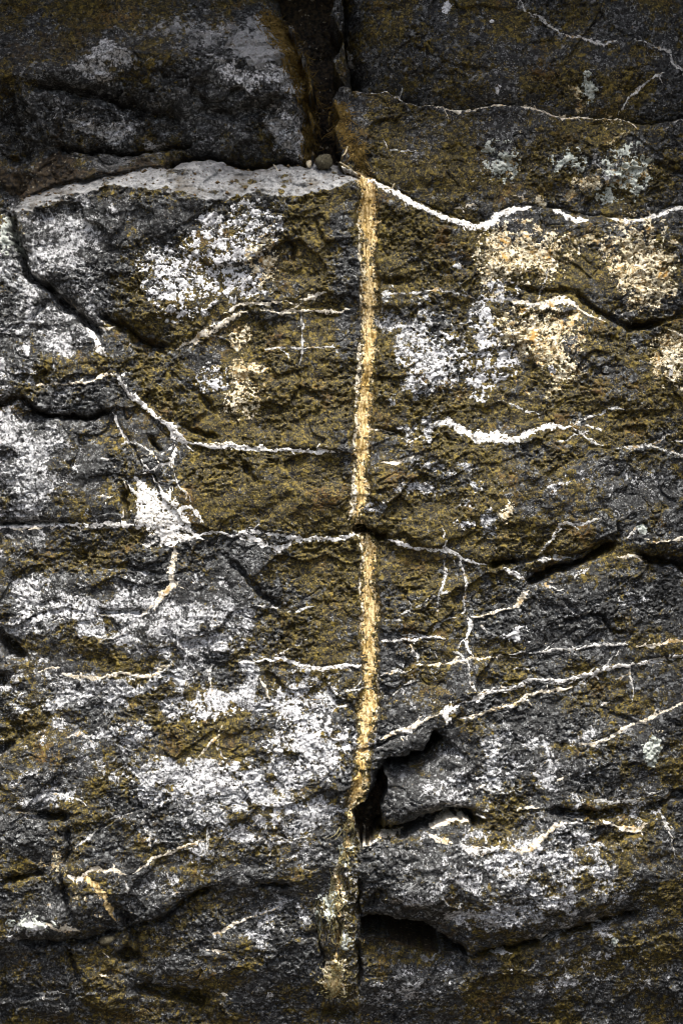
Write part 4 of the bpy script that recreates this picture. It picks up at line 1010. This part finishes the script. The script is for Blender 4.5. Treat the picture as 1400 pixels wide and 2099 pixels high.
strands('stringy_lichen', [(722, 1655), (716, 1690), (708, 1735), (700, 1770)], 45, 7, 34, LICHEN_STRING, 'pale stringy lichen trailing just below the end of the tan streak', 'lichen', 4, .0012, 5, .35)
strands('stringy_lichen', [(692, 1780), (688, 1830), (690, 1880), (694, 1930)], 50, 12, 40, LICHEN_STRING, 'yellowish stringy lichen hanging in the lower crevice left of the hollow', 'lichen', 5, .0012, 5, .3)
strands('stringy_lichen', [(655, 1850), (652, 1890), (650, 1925)], 22, 4, 30, LICHEN_STRING, 'thin pale lichen strand left edge of the lower crevice', 'lichen', 6, .0011, 4, .25)
strands('stringy_lichen', [(690, 1985), (684, 2010), (678, 2040), (680, 2062)], 120, 13, 12, LICHEN_STRING, 'tufty yellow lichen clump low in the crevice at the bottom of the picture', 'lichen', 7, .0013, 7, 1.3)


def stone(name, px, py, rx, ry, rz, mat, label, cat, seed, out=0.0, group=None):
    import bmesh
    bm = bmesh.new()
    bmesh.ops.create_icosphere(bm, subdivisions=3, radius=1.0)
    r = random.Random(seed)
    dirs = [np.array([r.gauss(0, 1) for _ in range(3)]) for _ in range(9)]
    dirs = [(d / np.linalg.norm(d), r.uniform(.62, .9)) for d in dirs]
    for v in bm.verts:
        c = np.array(v.co)
        for d, cut in dirs:
            e = c @ d - cut
            if e > 0:
                c = c - d * e * .9
        n = 1 + .06 * math.sin(9 * c[0] + seed) * math.sin(8 * c[2]) + r.gauss(0, .012)
        v.co = (c[0] * rx * n, c[1] * ry * n, c[2] * rz * n)
    me = bpy.data.meshes.new(name)
    bm.to_mesh(me); bm.free()
    for p in me.polygons:
        p.use_smooth = True
    at = me.attributes.new('olive', 'FLOAT', 'POINT')
    at.data.foreach_set('value', np.full(len(me.vertices), .55, np.float32))
    me.materials.append(mat)
    ob = bpy.data.objects.new(name, me)
    col.objects.link(ob)
    ob.location = ((px - 700) / 1000, -(height_at(px, py + rz * 700) / 1000) - out, MID_Z + (1049.5 - py) / 1000)
    ob.rotation_euler = (0, r.uniform(-.4, .4), 0)
    ob['label'] = label
    ob['category'] = cat
    if group:
        ob['group'] = group
    return ob


PEBBLE = crust_material('pebble_stone', (.025, .021, .012), (.085, .075, .045), (.17, .15, .11), .62, 150)
stone('pebble', 664, 332, .021, .020, .016, PEBBLE, 'olive grey pebble wedged at the foot of the crevice above the ledge', 'pebble', 3, .012)
stone('pebble', 215, 1936, .017, .015, .011, PEBBLE, 'small rounded olive stone caught in a bottom left crack', 'pebble', 8, .006)
stone('stone_chip', 633, 332, .006, .006, .010, STRAW, 'tiny orange tan chip standing left of the crevice pebble', 'stone chip', 5, .004)


def twig(pts, rad, label, lift=4):
    P, h0 = [], None
    p = np.array(pts, np.float32)
    tt = np.linspace(0, len(p) - 1, 14)
    for t in tt:
        x, y = np.interp(t, range(len(p)), p[:, 0]), np.interp(t, range(len(p)), p[:, 1])
        hh = height_at(x, y)
        h0 = hh if h0 is None else .7 * h0 + .3 * hh
        P.append(((x - 700) / 1000, -(h0 + lift) / 1000, MID_Z + (1049.5 - y) / 1000))
    v, q = tube(P, rad * np.linspace(1, .5, 14), 6)
    ob = new_mesh('dry_straw', v, q, STRAW, tuple(float(a) for a in v.mean(0)))
    ob['label'] = label
    ob['category'] = 'straw'


twig([(712, 303), (710, 312), (706, 320), (699, 325)], .0018, 'short curled straw stem in the crevice right of the pebble', 8)
twig([(806, 384), (808, 376), (802, 388), (790, 388)], .0014, 'tiny pale curled stem above the white seam right of the streak', 6)
twig([(696, 338), (712, 346), (728, 358), (742, 368)], .0013, 'thin dry stem lying across the top of the tan streak', 8)
twig([(560, 334), (566, 343), (570, 352)], .0011, 'tiny pale stem on the back of the pale ledge', 6)

# crumbs of grit scattered on the ledge
r = random.Random(12)
V, Q, base = [], [], 0
for _ in range(220):
    px = r.uniform(40, 725)
    k = 0
    back_y = np.interp(px, [p[0] for p in LEDGE_], [p[1] for p in LEDGE_])
    lip_y = np.interp(px, [20, 60, 120, 200, 240, 280, 330, 420, 480, 530, 570, 640, 720], [446, 440, 424, 402, 388, 392, 402, 412, 413, 402, 411, 406, 384])
    py = back_y + (lip_y - back_y) * r.random() ** 1.6
    s_ = r.uniform(.0010, .0026) if r.random() < .85 else r.uniform(.003, .0055)
    o = np.array([(px - 700) / 1000, -height_at(px, py) / 1000, MID_Z + (1049.5 - py) / 1000])
    oc = np.array([(1, 0, 0), (0, 1, 0), (-1, 0, 0), (0, -1, 0), (.1, .1, .8), (.1, .1, -.8)]) * s_ * np.array([r.uniform(.7, 1.4) for _ in range(3)])
    V.append(oc + o)
    for a, b in ((0, 1), (1, 2), (2, 3), (3, 0)):
        Q.append((base + a, base + b, base + 4, base + 4)); Q.append((base + b, base + a, base + 5, base + 5))
    base += 6
me = bpy.data.meshes.new('grit')
V = np.concatenate(V)
o0 = V.mean(0)
me.from_pydata([tuple(v) for v in V - o0], [], [q[:3] for q in Q])
me.materials.append(crust_material('grit_brown', (.04, .028, .012), (.13, .085, .04), (.3, .26, .2), .7, 150))
grit = bpy.data.objects.new('grit', me)
col.objects.link(grit)
grit.location = o0
grit['kind'] = 'stuff'
grit['label'] = 'brown grit scattered over the pale ledge'
grit['category'] = 'grit'

# ------------------------------------------------------------------ ground before the cliff
gx = np.concatenate([-np.geomspace(1200, 1.2, 26), np.linspace(-1.0, 1.0, 41), np.geomspace(1.2, 1200, 26)])
gy = np.concatenate([-np.geomspace(1200, 1.2, 26), np.linspace(-1.0, .6, 33), np.geomspace(.8, 1200, 22)])
GXX, GYY = np.meshgrid(gx, gy)
GZ = .03 * fbm((GXX * 2).astype(np.float32), (GYY * 2).astype(np.float32), 3, 91) * (np.abs(GXX) < 20)
nr, nc = GXX.shape
ix = np.arange(nr * nc).reshape(nr, nc)
q = np.stack([ix[:-1, :-1], ix[:-1, 1:], ix[1:, 1:], ix[1:, :-1]], -1).reshape(-1, 4)
gm = Nodes('dark_soil')
gcol = gm.mix(gm.ramp(gm.noise(14, 6, .7), .35, .65), (.022, .016, .009), (.085, .065, .04))
gm.bump(gm.noise(40, 6, .7), .8, .02)
ground = new_mesh('ground', np.stack([GXX.ravel(), GYY.ravel(), GZ.ravel()], 1), q, gm.done(gcol, .95, .2), (0, 0, 0))
ground['kind'] = 'structure'
